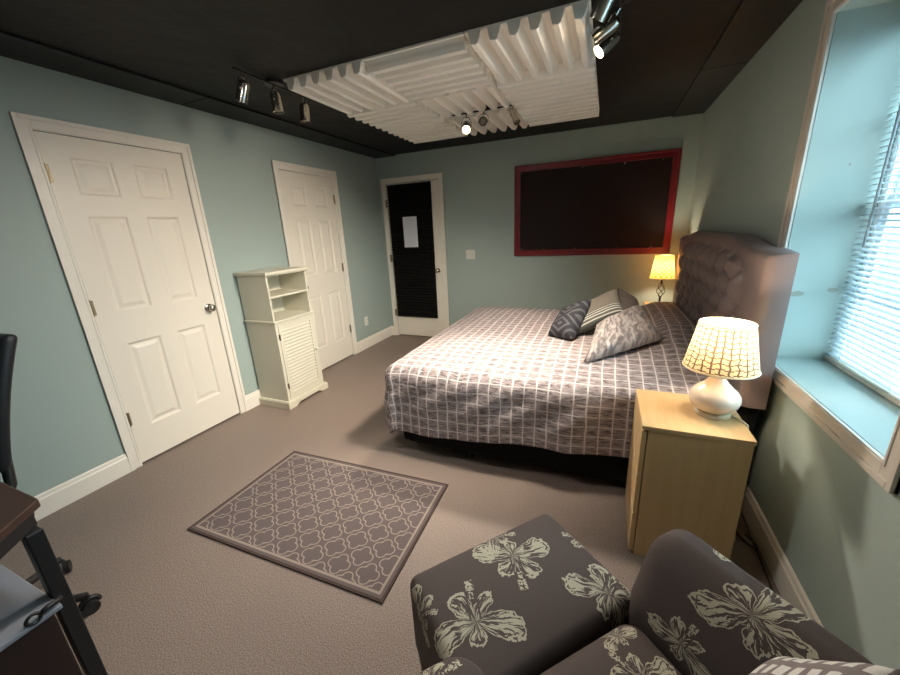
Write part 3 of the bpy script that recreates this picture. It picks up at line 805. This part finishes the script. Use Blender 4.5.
# quilt: a draped sheet, s along the bed, t across it
QW = BY1-BY0; QL = BX1-BX0-.005
DN, DF, DFOOT = .43, .40, .47
R0 = .10
def prof(d):
    """horizontal reach and drop for arc length d past the edge"""
    if d <= 0: return 0, 0
    a = d/R0
    if a < PI/2: return R0*math.sin(a), R0*(1-math.cos(a))
    return R0+(d-R0*PI/2)*.045, R0+(d-R0*PI/2)
def nz(x, y, z=0.0): return mnoise.noise(Vector((x, y, z)))
def quilt(s, t):
    x = s; y = t
    ox = max(0, R0*.6-s) if s < R0*.6 else 0          # past the foot
    oyn = max(0, R0*.6-t); oyf = max(0, t-(QW-R0*.6))
    bx_ = max(s, R0*.6); by_ = min(max(t, R0*.6), QW-R0*.6)
    oy = oyn if oyn > 0 else oyf; sg = -1 if oyn > 0 else 1
    d = math.hypot(ox, oy)
    ctr = min(bx_-0, QW)/1.0
    e = min(min(by_, QW-by_)/.5, bx_/.45, 1); e = e*(2-e)
    crown = .052*e
    hump = .105*max(0, min(1, (s-1.36)/.34))**1.5 * (1-max(0, min(1, (.85-t)/.6)))
    zt = .600+crown+hump+.006*nz(s*3, t*3, 1)+.004*nz(s*7, t*7, 4)
    if d > 0:
        hx, hz = prof(min(d, .53))
        nxv, nyv = ox/d, oy/d
        cor = min(ox, oy)/max(.001, max(ox, oy))       # fold at the corner
        along = t if ox > oy else s
        fold = (.010+.010*cor)*math.sin(along*11+3*nz(along*2, 0, 7))*min(1, hz/.15)+.020*nz(along*3.2, hz*2.2, 9)*min(1, hz/.12)+.05*cor*math.sin(math.atan2(oy, ox)*6)*min(1, hz/.25)
        diag = .008*math.sin((along*1.1+hz*1.5)*21)*math.exp(-((hz-.16)/.12)**2)
        hh = hx+fold+diag
        X = BX0+bx_-nxv*hh; Y = BY0+by_+sg*nyv*hh; Z = max(.035, zt-hz)
        wq = max(0, min(1, (bx_-1.12)/.28)); Y = Y*(1-wq)+max(Y, 1.886)*wq     # tucked back beside the nightstand
    else:
        X, Y, Z = BX0+s, BY0+t, zt
    return (X, Y, Z)
mb = MB(); nu, nv = 170, 200
S0, S1, T0, T1 = -DFOOT, QL, -DN, QW+DF
def qfn(u, v):
    s = S0+(S1-S0)*u; t = T0+(T1-T0)*v
    if t < 0:   # near hem rides up towards the head
        lim = -(DN-.005-.085*max(0, (s-.2)/1.5)+.012*math.sin(s*5)); t = max(t, t*abs(lim)/DN)
    return quilt(s, t)
mb.grid(qfn, nu, nv, lambda u, v: (S0+(S1-S0)*u, T0+(T1-T0)*v), flip=False)
q = tag(obj('quilt', mb, M['quilt'], smooth=True), 'grey and white checked quilt spread over the whole bed', 'quilt')
sd = q.modifiers.new('thick', 'SOLIDIFY'); sd.thickness = .008; sd.offset = 1

# pillows from their four corners: bottom-left, bottom-right, top-right, top-left
def pillow(name, c, T, mat, label, wrinkle=.004, pinch=.06, seed=0):
    c = [Vector(x) for x in c]
    ctr = sum(c, Vector())/4
    nrm = ((c[1]-c[0])+(c[2]-c[3])).cross((c[3]-c[0])+(c[2]-c[1])).normalized()
    n = 30
    def P(u, v, sgn):
        a, b = 2*u-1, 2*v-1
        uu = .5+.5*a*(1-pinch*(1-b*b)); vv = .5+.5*b*(1-pinch*(1-a*a))
        q = (c[0]*(1-uu)+c[1]*uu)*(1-vv)+(c[3]*(1-uu)+c[2]*uu)*vv
        sh = max(0, (1-a**4)*(1-b**4))**.55
        w = wrinkle*nz(u*6, v*14, seed)*sh
        return tuple(q+nrm*(sgn*T*.5*sh+w))
    mb = MB()
    mb.grid(lambda u, v: P(u, v, 1), n, n); mb.grid(lambda u, v: P(u, v, -1), n, n, flip=True)
    o = obj(name, mb, mat, smooth=True)
    wd = o.modifiers.new('seam', 'WELD'); wd.merge_threshold = .0006
    return tag(o, label, 'pillow', 'cushions on the bed')
# fabrics
m = M['satin'] = new_mat('crinkled_satin', srgb(150, 143, 143), .42, .5)
g, p = graph(m); uv = g.uv()
w1 = g.noise(g.vm('ADD', g.vm('MULTIPLY', uv, (22, 5, 1)), g.vm('MULTIPLY', g.noise(uv, 4, 2, 'Color'), (5, 5, 0))), 1, 3)
g.link(g.mix(g.smooth(w1, .36, .64), srgb(124, 114, 111), srgb(190, 179, 173)), p.inputs['Base Color'])
g.link(g.bump(w1, .8, .02), p.inputs['Normal'])
m = M['striped'] = new_mat('striped_linen', srgb(120, 114, 104), .8, .15)
g, p = graph(m); x, y, _ = g.xyz(g.uv())
st = None
for c0, hw in ((.07, .013), (.155, .013), (.225, .011), (.30, .009)):
    s_ = g.m('LESS_THAN', g.m('ABSOLUTE', g.m('SUBTRACT', y, c0)), hw); st = s_ if st is None else g.m('MAXIMUM', st, s_)
dk = g.m('LESS_THAN', y, .33)
b_ = g.mix(dk, srgb(116, 108, 98), srgb(92, 94, 88))
g.link(g.mix(st, b_, srgb(196, 192, 178)), p.inputs['Base Color'])
g.link(g.bump(g.noise(g.obj(), 300, 2), .3, .003), p.inputs['Normal'])
m = M['navy'] = new_mat('charcoal_blue_maze', srgb(56, 58, 66), .7, .2)
g, p = graph(m); x, y, _ = g.xyz(g.uv())
ang = g.m('ADD', g.m('ABSOLUTE', g.m('SUBTRACT', x, .5)), g.m('ABSOLUTE', g.m('SUBTRACT', g.m('MODULO', g.m('MULTIPLY', y, 2.0), 1.0), .5)))
ln_ = g.m('LESS_THAN', g.m('MODULO', g.m('MULTIPLY', ang, 3.4), 1.0), .38)
g.link(g.mix(ln_, srgb(50, 49, 54), srgb(88, 87, 89)), p.inputs['Base Color'])
g.link(g.bump(g.m('ADD', g.noise(g.obj(), 250, 2), ln_), .35, .004), p.inputs['Normal'])
M['brown_sham'] = new_mat('taupe_sham', srgb(98, 88, 82), .75, .2, bump=(60, .4, .008), mottling=(40, .25))
pillow('throw_pillow', [(2.86, 2.78, .72), (3.11, 2.84, .72), (3.055, 3.03, .855), (2.915, 3.12, .945)], .15, M['brown_sham'], 'dark taupe cushion at the back of the pile, behind the striped one', seed=3)
pillow('throw_pillow', [(2.735, 2.12, .668), (3.185, 2.50, .735), (3.055, 2.86, .868), (2.79, 2.52, .80)], .13, M['satin'], 'crinkled pale silver cushion lying in front of the pile', wrinkle=.02, seed=5)
pillow('throw_pillow', [(2.645, 2.65, .678), (2.968, 2.76, .828), (2.918, 2.985, .962), (2.72, 2.92, .86)], .12, M['striped'], 'grey-brown cushion with white stripes along its lower edge', seed=6)
pillow('throw_pillow', [(2.465, 2.62, .665), (2.640, 2.52, .680), (2.742, 2.78, .918), (2.545, 2.90, .80)], .13, M['navy'], 'dark charcoal-blue cushion with raised maze pattern, leftmost on bed', seed=8)

# ------------------------------------------------------------------ nightstands
def nightstand(x0, x1, y0, y1, h, label):
    t = thing('nightstand', ((x0+x1)/2, (y0+y1)/2, 0), label, 'nightstand', 'nightstands beside the bed')
    obj('body', MB().box(x0+.024, y0+.004, 0, x1-.004, y1-.004, h-.018), M['maple'], t, bevel=.002)
    obj('top', MB().box(x0, y0, h-.018, x1, y1, h), M['maple'], t, bevel=.002)
    n = 3; hh = (h-.02-.02)/n
    for k in range(n):
        dr = obj('drawer', MB().box(x0+.001, y0+.004, .018+hh*k, x0+.020, y1-.004, .018+hh*(k+1)-.004), M['maple'], t, bevel=.002)
    return t
NSH = .648
nightstand(2.998, 3.372, 1.495, 1.868, NSH, 'light maple nightstand carrying the white ceramic lamp, near bedside')
nightstand(3.225, 3.50, 4.03, 4.40, .600, 'maple nightstand on the far bedside, under the iron-stemmed lamp')

# near lamp
LX, LY = 3.272, 1.690
lm = thing('table_lamp', (LX, LY, NSH), 'lit lamp with white ceramic base and gridded cream shade, near nightstand', 'lamp', 'bedside lamps')
z0 = NSH
mb = MB(); mb.lathe([(.060, 0), (.064, .004), (.064, .016), (.058, .020), (0, .020)], (LX, LY, z0), 40); obj('foot', mb, new_mat('antique_cream_foot', srgb(196, 182, 152), .4, .4), lm, smooth=40)
mb = MB(); mb.lathe([(.050, .0205), (.066, .030), (.084, .050), (.091, .072), (.088, .092), (.076, .110), (.058, .126), (.042, .142), (.031, .160), (.026, .182), (.024, .205), (0, .205)], (LX, LY, z0), 48); obj('ceramic_body', mb, M['ceramic'], lm, smooth=60)
mb = MB(); mb.cyl((LX, LY, z0+.205), (LX, LY, z0+.235), .014, 16); mb.cyl((LX, LY, z0+.235), (LX, LY, z0+.245), .018, 16)
for k in range(3):
    a = k*2*PI/3; mb.cyl((LX, LY, z0+.378), (LX+.088*math.cos(a), LY+.088*math.sin(a), z0+.386), .0016, 6)
mb.tube([(LX+.03*math.sin(PI*i/12)*1.4, LY, z0+.24+.14*i/12) for i in range(13)], .0018, 6)
mb.tube([(LX-.03*math.sin(PI*i/12)*1.4, LY, z0+.24+.14*i/12) for i in range(13)], .0018, 6)
obj('socket', mb, M['brass'], lm)
mb = MB(); mb.lathe([(.010, .245), (.012, .258), (.026, .285), (.027, .300), (.018, .318), (0, .324)], (LX, LY, z0), 20); obj('bulb', mb, M['bulb_lamp'], lm, smooth=True)
sh0, sh1 = .210, .394
def shade(mb, c, r0, r1, h0, h1, seg=56):
    mb.lathe([(r0, h0), (r1, h1)], c, seg, cap=False)
mb = MB(); shade(mb, (LX, LY, z0), .128, .092, sh0, sh1); obj('lamp_shade', mb, M['shade_grid'], lm, smooth=True)
M['pale_rim'] = new_mat('pale_rim', srgb(226, 214, 190), .6, .2)
for r, h in ((.1285, sh0), (.0925, sh1)):
    mb = MB(); mb.tube([(LX+r*math.cos(2*PI*i/48), LY+r*math.sin(2*PI*i/48), z0+h) for i in range(49)], .0022, 6)
    obj('shade_rim', mb, M['pale_rim'], lm, smooth=True)
tag(obj('power_cord', MB().tube([(LX+.062, LY-.01, z0+.008), (LX+.075, LY-.025, z0+.006), (3.365, LY-.05, z0+.006), (3.379, LY-.065, z0-.002), (3.384, LY-.075, z0-.06), (3.388, LY-.05, .40), (3.42, LY+.0, .15), (3.45, LY+.02, .02)], .0035, 8), M['cable_white'], smooth=True),
    'thin white lamp cord running over the nightstand edge', 'cord')
def point(name, loc, e, col, r=.03):
    l = bpy.data.lights.new(name, 'POINT'); l.energy = e; l.color = col; l.shadow_soft_size = r
    o = bpy.data.objects.new(name, l); COL.objects.link(o); o.location = loc; return o
point('lamp_glow', (LX, LY, z0+.34), 7.0, (1, .82, .60), .028)

# far lamp
FX, FY, fz = 3.345, 4.15, .600
l2 = thing('table_lamp', (FX, FY, fz), 'lit lamp with twisted iron cage stem and golden lattice shade, far bedside', 'lamp', 'bedside lamps')
mb = MB(); mb.lathe([(.055, 0), (.056, .008), (.030, .016), (.010, .030), (.009, .085), (.013, .090), (.009, .096), (0, .096)], (FX, FY, fz), 28)
obj('base', mb, M['dark_iron'], l2, smooth=50)
mb = MB(); mb.lathe([(.0, .236), (.011, .238), (.014, .246), (.008, .256), (.008, .292), (0, .292)], (FX, FY, fz), 16)
obj('socket', mb, M['dark_iron'], l2, smooth=50)
mb = MB()
for k in range(4):
    pts = []
    for i in range(19):
        t = i/18; a = k*PI/2+t*PI*1.1; r = .004+.034*math.sin(PI*t)**.9
        pts.append((FX+r*math.cos(a), FY+r*math.sin(a), fz+.094+.145*t))
    mb.tube(pts, .0035, 6)
obj('cage', mb, M['dark_iron'], l2, smooth=True)
mb = MB(); mb.lathe([(.009, .292), (.020, .318), (.021, .332), (.012, .350), (0, .354)], (FX, FY, fz), 16); obj('bulb', mb, M['bulb_lamp'], l2, smooth=True)
mb = MB(); shade(mb, (FX, FY, fz), .110, .079, .288, .505); obj('lamp_shade', mb, M['shade_lattice'], l2, smooth=True)
for r, h in ((.1105, .288), (.0795, .505)):
    mb = MB(); mb.tube([(FX+r*math.cos(2*PI*i/40), FY+r*math.sin(2*PI*i/40), fz+h) for i in range(41)], .0022, 6)
    if h < .3:
        for k in range(3):
            a = k*2*PI/3; mb.cyl((FX, FY, fz+.30), (FX+.108*math.cos(a), FY+.108*math.sin(a), fz+.290), .0016, 6)
    obj('shade_rim', mb, M['brass'], l2, smooth=True)
point('lamp_glow', (FX, FY, fz+.40), 11.0, (1, .82, .58), .028)

# floor cords by the right baseboard
def cord(pts, r, lab):
    P = [Vector(q) for q in pts]; out = []
    for i in range(len(P)-1):
        p0, p1, p2, p3 = P[max(i-1, 0)], P[i], P[i+1], P[min(i+2, len(P)-1)]
        for k in range(8):
            t = k/8
            out.append(.5*((2*p1)+(p2-p0)*t+(2*p0-5*p1+4*p2-p3)*t*t+(3*p1-p0-3*p2+p3)*t**3))
    out.append(P[-1]); tag(obj('floor_cord', MB().tube(out, r, 8), M['cable_black'], smooth=True), lab, 'cord', 'cords on the floor by the right wall')
cord([(3.535, 1.93, .004), (3.528, 1.74, .004), (3.522, 1.55, .004), (3.512, 1.36, .004), (3.520, 1.18, .004)], .0035, 'dark cord lying straight along the right baseboard behind the nightstand')
cord([(3.455, 1.90, .0035), (3.475, 1.80, .0035), (3.50, 1.735, .0035), (3.528, 1.70, .012), (3.536, 1.735, .0035), (3.51, 1.79, .0035)], .003, 'thin dark looped cord crossing the floor behind the nightstand')

# ------------------------------------------------------------------ floral armchair and ottoman
def rbox_mb(fr, a0, a1, b0, b1, z0, z1, r, crown=0.0, nin=10, squash=None):
    """rounded box in a frame fr(a,b,z)->world; uv = world xy of the top, wrapped down the sides"""
    mb = MB()
    def coords(lo, hi, rr):
        k = 6
        A = [lo+rr*(1-math.cos(PI/2*i/k)) for i in range(k)]
        B = [lo+rr+(hi-lo-2*rr)*i/nin for i in range(nin+1)]
        return A+B+[hi+lo-x for x in A[::-1]]
    ca, cb_, cz = coords(a0, a1, r), coords(b0, b1, r), coords(z0, z1, min(r, (z1-z0)/2.01))
    rz = min(r, (z1-z0)/2.01)
    def place(a, b, z, n):
        ia = min(max(a, a0+r), a1-r); ib = min(max(b, b0+r), b1-r); iz = min(max(z, z0+rz), z1-rz)
        d = Vector((a-ia, b-ib, z-iz))
        q = Vector((ia, ib, iz))
        if d.length > 1e-9:
            q = q+d.normalized()*r if r == rz else q+Vector((d.x, d.y, d.z)).normalized()*r
        ta = (2*(q.x-a0)/(a1-a0)-1); tb = (2*(q.y-b0)/(b1-b0)-1)
        zz = q.z
        if crown and q.z > (z0+z1)/2: zz += crown*max(0, (1-ta*ta)*(1-tb*tb))
        if squash: q.x, q.y, zz = squash(q.x, q.y, zz)
        h = Vector((n[0], n[1], 0)) if n[2] == 0 else Vector((d.x, d.y, 0))
        if h.length > 1e-9: h.normalize()
        drop = max(0, z1-zz-.02)
        w = fr(q.x, q.y, zz); w2 = fr(q.x+h.x*drop, q.y+h.y*drop, zz)
        return w, (w2[0], w2[1])
    def face(cu, cv, P, n):
        V = []; U = []
        for v in cv:
            for u in cu:
                w, t = place(*P(u, v), n); V.append(w); U.append(t)
        nu = len(cu); F = [(j*nu+i, j*nu+i+1, (j+1)*nu+i+1, (j+1)*nu+i) for j in range(len(cv)-1) for i in range(nu-1)]
        mb.add(V, F, U)
    face(ca, cb_, lambda u, v: (u, v, z1), (0, 0, 1)); face(ca, cb_[::-1], lambda u, v: (u, v, z0), (0, 0, -1))
    face(ca, cz, lambda u, v: (u, b0, v), (0, -1, 0)); face(ca[::-1], cz, lambda u, v: (u, b1, v), (0, 1, 0))
    face(cb_, cz, lambda u, v: (a1, u, v), (1, 0, 0)); face(cb_[::-1], cz, lambda u, v: (a0, u, v), (-1, 0, 0))
    return mb
def soft(name, mb, mat, parent):
    o = obj(name, mb, mat, parent, smooth=True)
    w = o.modifiers.new('weld', 'WELD'); w.merge_threshold = .0004
    return o
OL, OU, OV = Vector((2.318, .748)), Vector((.65, .76)), Vector((.76, -.65))
def fo_(a, b, z): q = OL+OU*a+OV*b; return (q.x, q.y, z)
OCH, CU, CV = Vector((3.0, .9)), Vector((.69, .724)), Vector((.724, -.69))
def fc_(a, b, z): q = OCH+CU*a+CV*b; return (q.x, q.y, z)
M['floral_ottoman'] = floral_mat('floral_ottoman_fabric', [
    (2.612, .905, -62, .125), (2.560, .680, 120, .125), (2.885, .885, 75, .120), (2.525, .965, 30, .085), (2.825, 1.088, 200, .095), (2.385, .655, 10, .075)])
M['floral_chair'] = floral_mat('floral_chair_fabric', [
    (2.905, .755, 140, .052), (2.955, .665, 150, .085), (2.80, .45, 30, .11)])
M['floral_arm'] = floral_mat('floral_arm_fabric', [
    (3.155, .765, -75, .130), (3.135, .962, 20, .070), (2.945, .665, 40, .085), (3.33, .62, 40, .11), (2.56, .40, 60, .09), (2.44, .52, 60, .06)])
def leg_mb(p, h, r0=.022, r1=.014):
    mb = MB(); mb.lathe([(r1, 0), (r1, .004), (r0, h), (0, h)], p, 16); return mb
M['dark_leg'] = new_mat('dark_stained_leg', (.012, .009, .007, 1), .35, .45)
ott = thing('ottoman', fo_(.275, .19, 0), 'dark taupe ottoman printed with pale hibiscus flowers, before the armchair', 'ottoman')
soft('cushion', rbox_mb(fo_, -.008, .552, 0, .385, .125, .425, .032, crown=.018), M['floral_ottoman'], ott)
for (a, b) in ((.022, .03), (.525, .03), (.022, .35), (.525, .35)):
    x, y, _ = fo_(a, b, 0); obj('leg', leg_mb((x, y, 0), .14, .026, .018), M['dark_leg'], ott, smooth=40)
ch = thing('armchair', fc_(-.31, .28, 0), 'dark taupe hibiscus-print armchair at the bottom of the photo', 'armchair')
soft('seat', rbox_mb(fc_, -.535, -.085, .0, .50, .30, .455, .05, crown=.018), M['floral_chair'], ch)
soft('seat_base', rbox_mb(fc_, -.60, -.02, .02, .55, .125, .31, .03), M['floral_chair'], ch)
def arm_sq(a, b, z):
    k = max(0, z-.46)/.18
    return (a+.10*k*(.122-a)/.20, b, z)
soft('arm', rbox_mb(fc_, -.078, .122, -.045, .545, .13, .640, .070, squash=arm_sq), M['floral_arm'], ch)
soft('arm', rbox_mb(fc_, -.745, -.535, -.035, .545, .13, .625, .075), M['floral_arm'], ch)
soft('back', rbox_mb(fc_, -.70, .07, .495, .622, .13, .86, .055), M['floral_chair'], ch)
for (a, b) in ((.02, .05), (-.65, .05), (.02, .54), (-.65, .54)):
    x, y, _ = fc_(a, b, 0); obj('leg', leg_mb((x, y, 0), .14, .026, .018), M['dark_leg'], ch, smooth=40)
# checked pillow on the chair
m = M['check'] = new_mat('grey_squares_fabric', srgb(128, 118, 116), .75, .2)
g, p = graph(m); x, y, _ = g.xyz(g.uv())
def cell(t, n, w): return g.m('LESS_THAN', g.m('ABSOLUTE', g.m('SUBTRACT', g.m('FRACT', g.m('MULTIPLY', t, n)), .5)), w)
sq = g.m('MULTIPLY', cell(x, 8, .30), cell(y, 8, .30))
g.link(g.mix(sq, srgb(124, 114, 112), srgb(206, 202, 196)), p.inputs['Base Color'])
def fcv(a, b, z): return Vector(fc_(a, b, z))
pl = pillow('throw_pillow', [fcv(-.40, .27, .49), fcv(-.03, .275, .625), fcv(-.02, .40, .775), fcv(-.42, .43, .69)], .085, M['check'], 'grey cushion with whitish squares leaning in the floral armchair', seed=11)
del pl['group']

# ------------------------------------------------------------------ desk and office chair at the left
dk = thing('desk', (.75, -.15, 0), 'dark brown desk with black legs and a low shelf, bottom left corner', 'desk')
DZ = .735
mb = MB(); mb.prism([(1.318, .356), (.20, .356), (.20, -.65), (1.44, -.65), (1.44, .20)], 'z', DZ-.028, DZ); obj('top', mb, M['desk_wood'], dk, bevel=.004)
mb = MB(); mb.prism([(1.300, .340), (.22, .340), (.22, -.63), (1.42, -.63), (1.42, .19)], 'z', DZ-.085, DZ-.029); obj('apron', mb, M['black_metal'], dk, bevel=.003)
for (x, y) in ((1.318, .318), (.25, .31), (.25, -.60), (1.39, -.60)):
    obj('leg', MB().box(x-.02, y-.02, 0, x+.02, y+.02, DZ-.085), M['black_metal'], dk, bevel=.004)
M['shelf_grey'] = new_mat('slate_shelf', srgb(128, 133, 142), .32, .45)
obj('low_shelf', MB().box(.985, -.55, .405, 1.385, .300, .42), M['shelf_grey'], dk, bevel=.003)
mb = MB().box(1.04, -.53, .08, 1.362, .285, .404); dw = obj('drawer_unit', mb, new_mat('dark_red_brown', srgb(44, 30, 28), .45, .35), dk, bevel=.004)
mb = MB(); mb.tube([(1.381, .243+.015*math.cos(a), .430+.015*math.sin(a)) for a in [2*PI*i/20 for i in range(21)]], .005, 6)
mb.tube([(1.381, .258, .432), (1.381, .275, .438), (1.374, .295, .432), (1.355, .308, .422)], .008, 6)
obj('bracket', mb, M['black_metal'], dk, smooth=True)

oc = thing('office_chair', (.74, .24, 0), 'black swivel office chair with castors behind the desk', 'office chair')
cx, cy = .745, .242
for k in range(5):
    a = math.radians(45.5+72*k)
    ex, ey = cx+.30*math.cos(a), cy+.30*math.sin(a)
    mb = MB(); mb.tube([(cx+.03*math.cos(a), cy+.03*math.sin(a), .115), (cx+.15*math.cos(a), cy+.15*math.sin(a), .10), (ex, ey, .075)], lambda t: .022-.007*t, 8)
    ar = obj('base_arm', mb, M['black_plastic'], oc, smooth=50)
    mb = MB(); n = Vector((-math.sin(a+.6), math.cos(a+.6), 0))
    for s in (-1, 1): mb.cyl(Vector((ex, ey, .027))+n*s*.008, Vector((ex, ey, .027))+n*s*.026, .027, 18)
    mb.cyl((ex, ey, .03), (ex, ey, .085), .009, 10)
    mb.tube([Vector((ex, ey, .03))+Vector((math.cos(a+.6)*.031*math.cos(t), math.sin(a+.6)*.031*math.cos(t), .031*math.sin(t))) for t in [PI*i/10 for i in range(11)]], .009, 8)
    obj('caster', mb, M['black_plastic'], ar, smooth=45)
mb = MB(); mb.cyl((cx, cy, .09), (cx, cy, .30), .028, 20); mb.cyl((cx, cy, .30), (cx, cy, .42), .016, 16); mb.cyl((cx, cy, .075), (cx, cy, .13), .045, 20, .035); obj('column', mb, M['black_plastic'], oc, smooth=40)
I = lambda a, b, z: (a, b, z)
mb = MB().box(cx-.09, cy-.11, .405, cx+.09, cy+.16, .44); obj('mechanism', mb, M['black_plastic'], oc, bevel=.01)
soft('seat', rbox_mb(I, cx-.325, cx+.145, cy-.25, cy+.20, .44, .515, .035, crown=.01), M['black_mesh'], oc)
def lean(a, b, z): return (a, b+.30*(z-.62)+.06*max(0, 1-((z-.85)/.25)**2)*-.3+.10*((a-cx+.115)/.2)**2*-.35, z)
def backsq(a, b, z):
    t = (z-.60)/.52
    k = .78+.32*math.sin(PI*min(1, max(0, t*.80+.12)))
    return lean(cx-.19+(a-cx+.115)*k, b, z)
soft('backrest', rbox_mb(I, cx-.355, cx-.025, cy+.205, cy+.262, .58, 1.115, .027, squash=backsq), M['black_mesh'], oc)
mb = MB(); mb.tube([(cx-.12, cy+.12, .425), (cx-.15, cy+.20, .44), (cx-.16, cy+.235, .50), (cx-.17, cy+.25, .60), (cx-.19, cy+.262, .68)], .018, 8); obj('back_post', mb, M['black_plastic'], oc, smooth=True)

# ------------------------------------------------------------------ light
ax_ = cx-.09
for sx in (-1, 1):
    mb = MB(); mb.tube([(ax_+sx*.12, cy+.0, .43), (ax_+sx*.21, cy+.06, .44), (ax_+sx*.235, cy+.13, .47), (ax_+sx*.235, cy+.18, .535)], .018, 8)
    am = obj('armrest', mb, M['black_plastic'], oc, smooth=True)
    obj('pad', MB().box(ax_+sx*.23-.03, cy-.04, .535, ax_+sx*.23+.03, cy+.205, .562), M['black_plastic'], am, bevel=.012)
wd = bpy.data.worlds.new('sky'); SC.world = wd; wd.use_nodes = True
bg = wd.node_tree.nodes['Background']; g = G(wd.node_tree)
dz = g.xyz(g.n('ShaderNodeTexCoord').outputs['Generated'])[2]
g.link(g.mix(g.smooth(dz, -.06, .22), (.045, .085, .115, 1), (.66, .92, 1.0, 1)), bg.inputs[0]); bg.inputs[1].default_value = 17.0
pa = bpy.data.lights.new('window_daylight', 'AREA'); pa.shape = 'RECTANGLE'; pa.size = WZ1-WZ0; pa.size_y = WY1-WY0; pa.cycles.is_portal = True
po = bpy.data.objects.new('window_daylight', pa); COL.objects.link(po); po.location = (WX+.02, (WY0+WY1)/2, (WZ0+WZ1)/2)
po.rotation_euler = Vector((-1, 0, 0)).to_track_quat('-Z', 'Y').to_euler()
# glowing disc on the ceiling above the frame, added as general fill light
for (x, y, e, lab) in ((1.50, .95, 11.5, 'added round fill light on the ceiling between desk and rug'),):
    t = thing('fill_light', (x, y, H), lab, 'fill light')
    mb = MB(); mb.lathe([(.17, 0), (.17, -.02), (.16, -.03), (0, -.03)], (x, y, H-.0005), 32); obj('fill_housing', mb, M['plastic_white'], t, smooth=40)
    mb = MB(); n = 40
    mb.add([(x+.15*math.cos(2*PI*i/n), y+.15*math.sin(2*PI*i/n), H-.0335) for i in range(n)], [tuple(range(n))[::-1]])
    mb.add([(x+.15*math.cos(2*PI*i/n), y+.15*math.sin(2*PI*i/n), H-.0310) for i in range(n)], [tuple(range(n))])
    obj('fill_disc', mb, emit_mat('fill_emission', (1, .94, .88, 1), e*4.5), t)

# ------------------------------------------------------------------ camera
r = Vector((.92331279, .38140997, -.04494359)); u = Vector((-.0682117, .27802976, .95814749)); fw = Vector((-.37794266, .88160416, -.28272506))
cam = bpy.data.cameras.new('camera'); cam.sensor_fit = 'HORIZONTAL'; cam.sensor_width = 36; cam.lens = 365.766/900*36; cam.clip_start = .02
co = bpy.data.objects.new('camera', cam); COL.objects.link(co)
mx = Matrix((r, u, -fw)).transposed().to_4x4(); mx.translation = Vector((2.81515, 0, 1.44009)); co.matrix_world = mx
SC.camera = co

SC.view_settings.view_transform = 'Standard'; SC.view_settings.look = 'None'; SC.view_settings.gamma = 1.0
SC.view_settings.use_curve_mapping = False; SC.view_settings.exposure = 0.54
SC.cycles.use_denoising = True
SC.cycles.max_bounces = 10; SC.cycles.diffuse_bounces = 6; SC.cycles.sample_clamp_indirect = 6
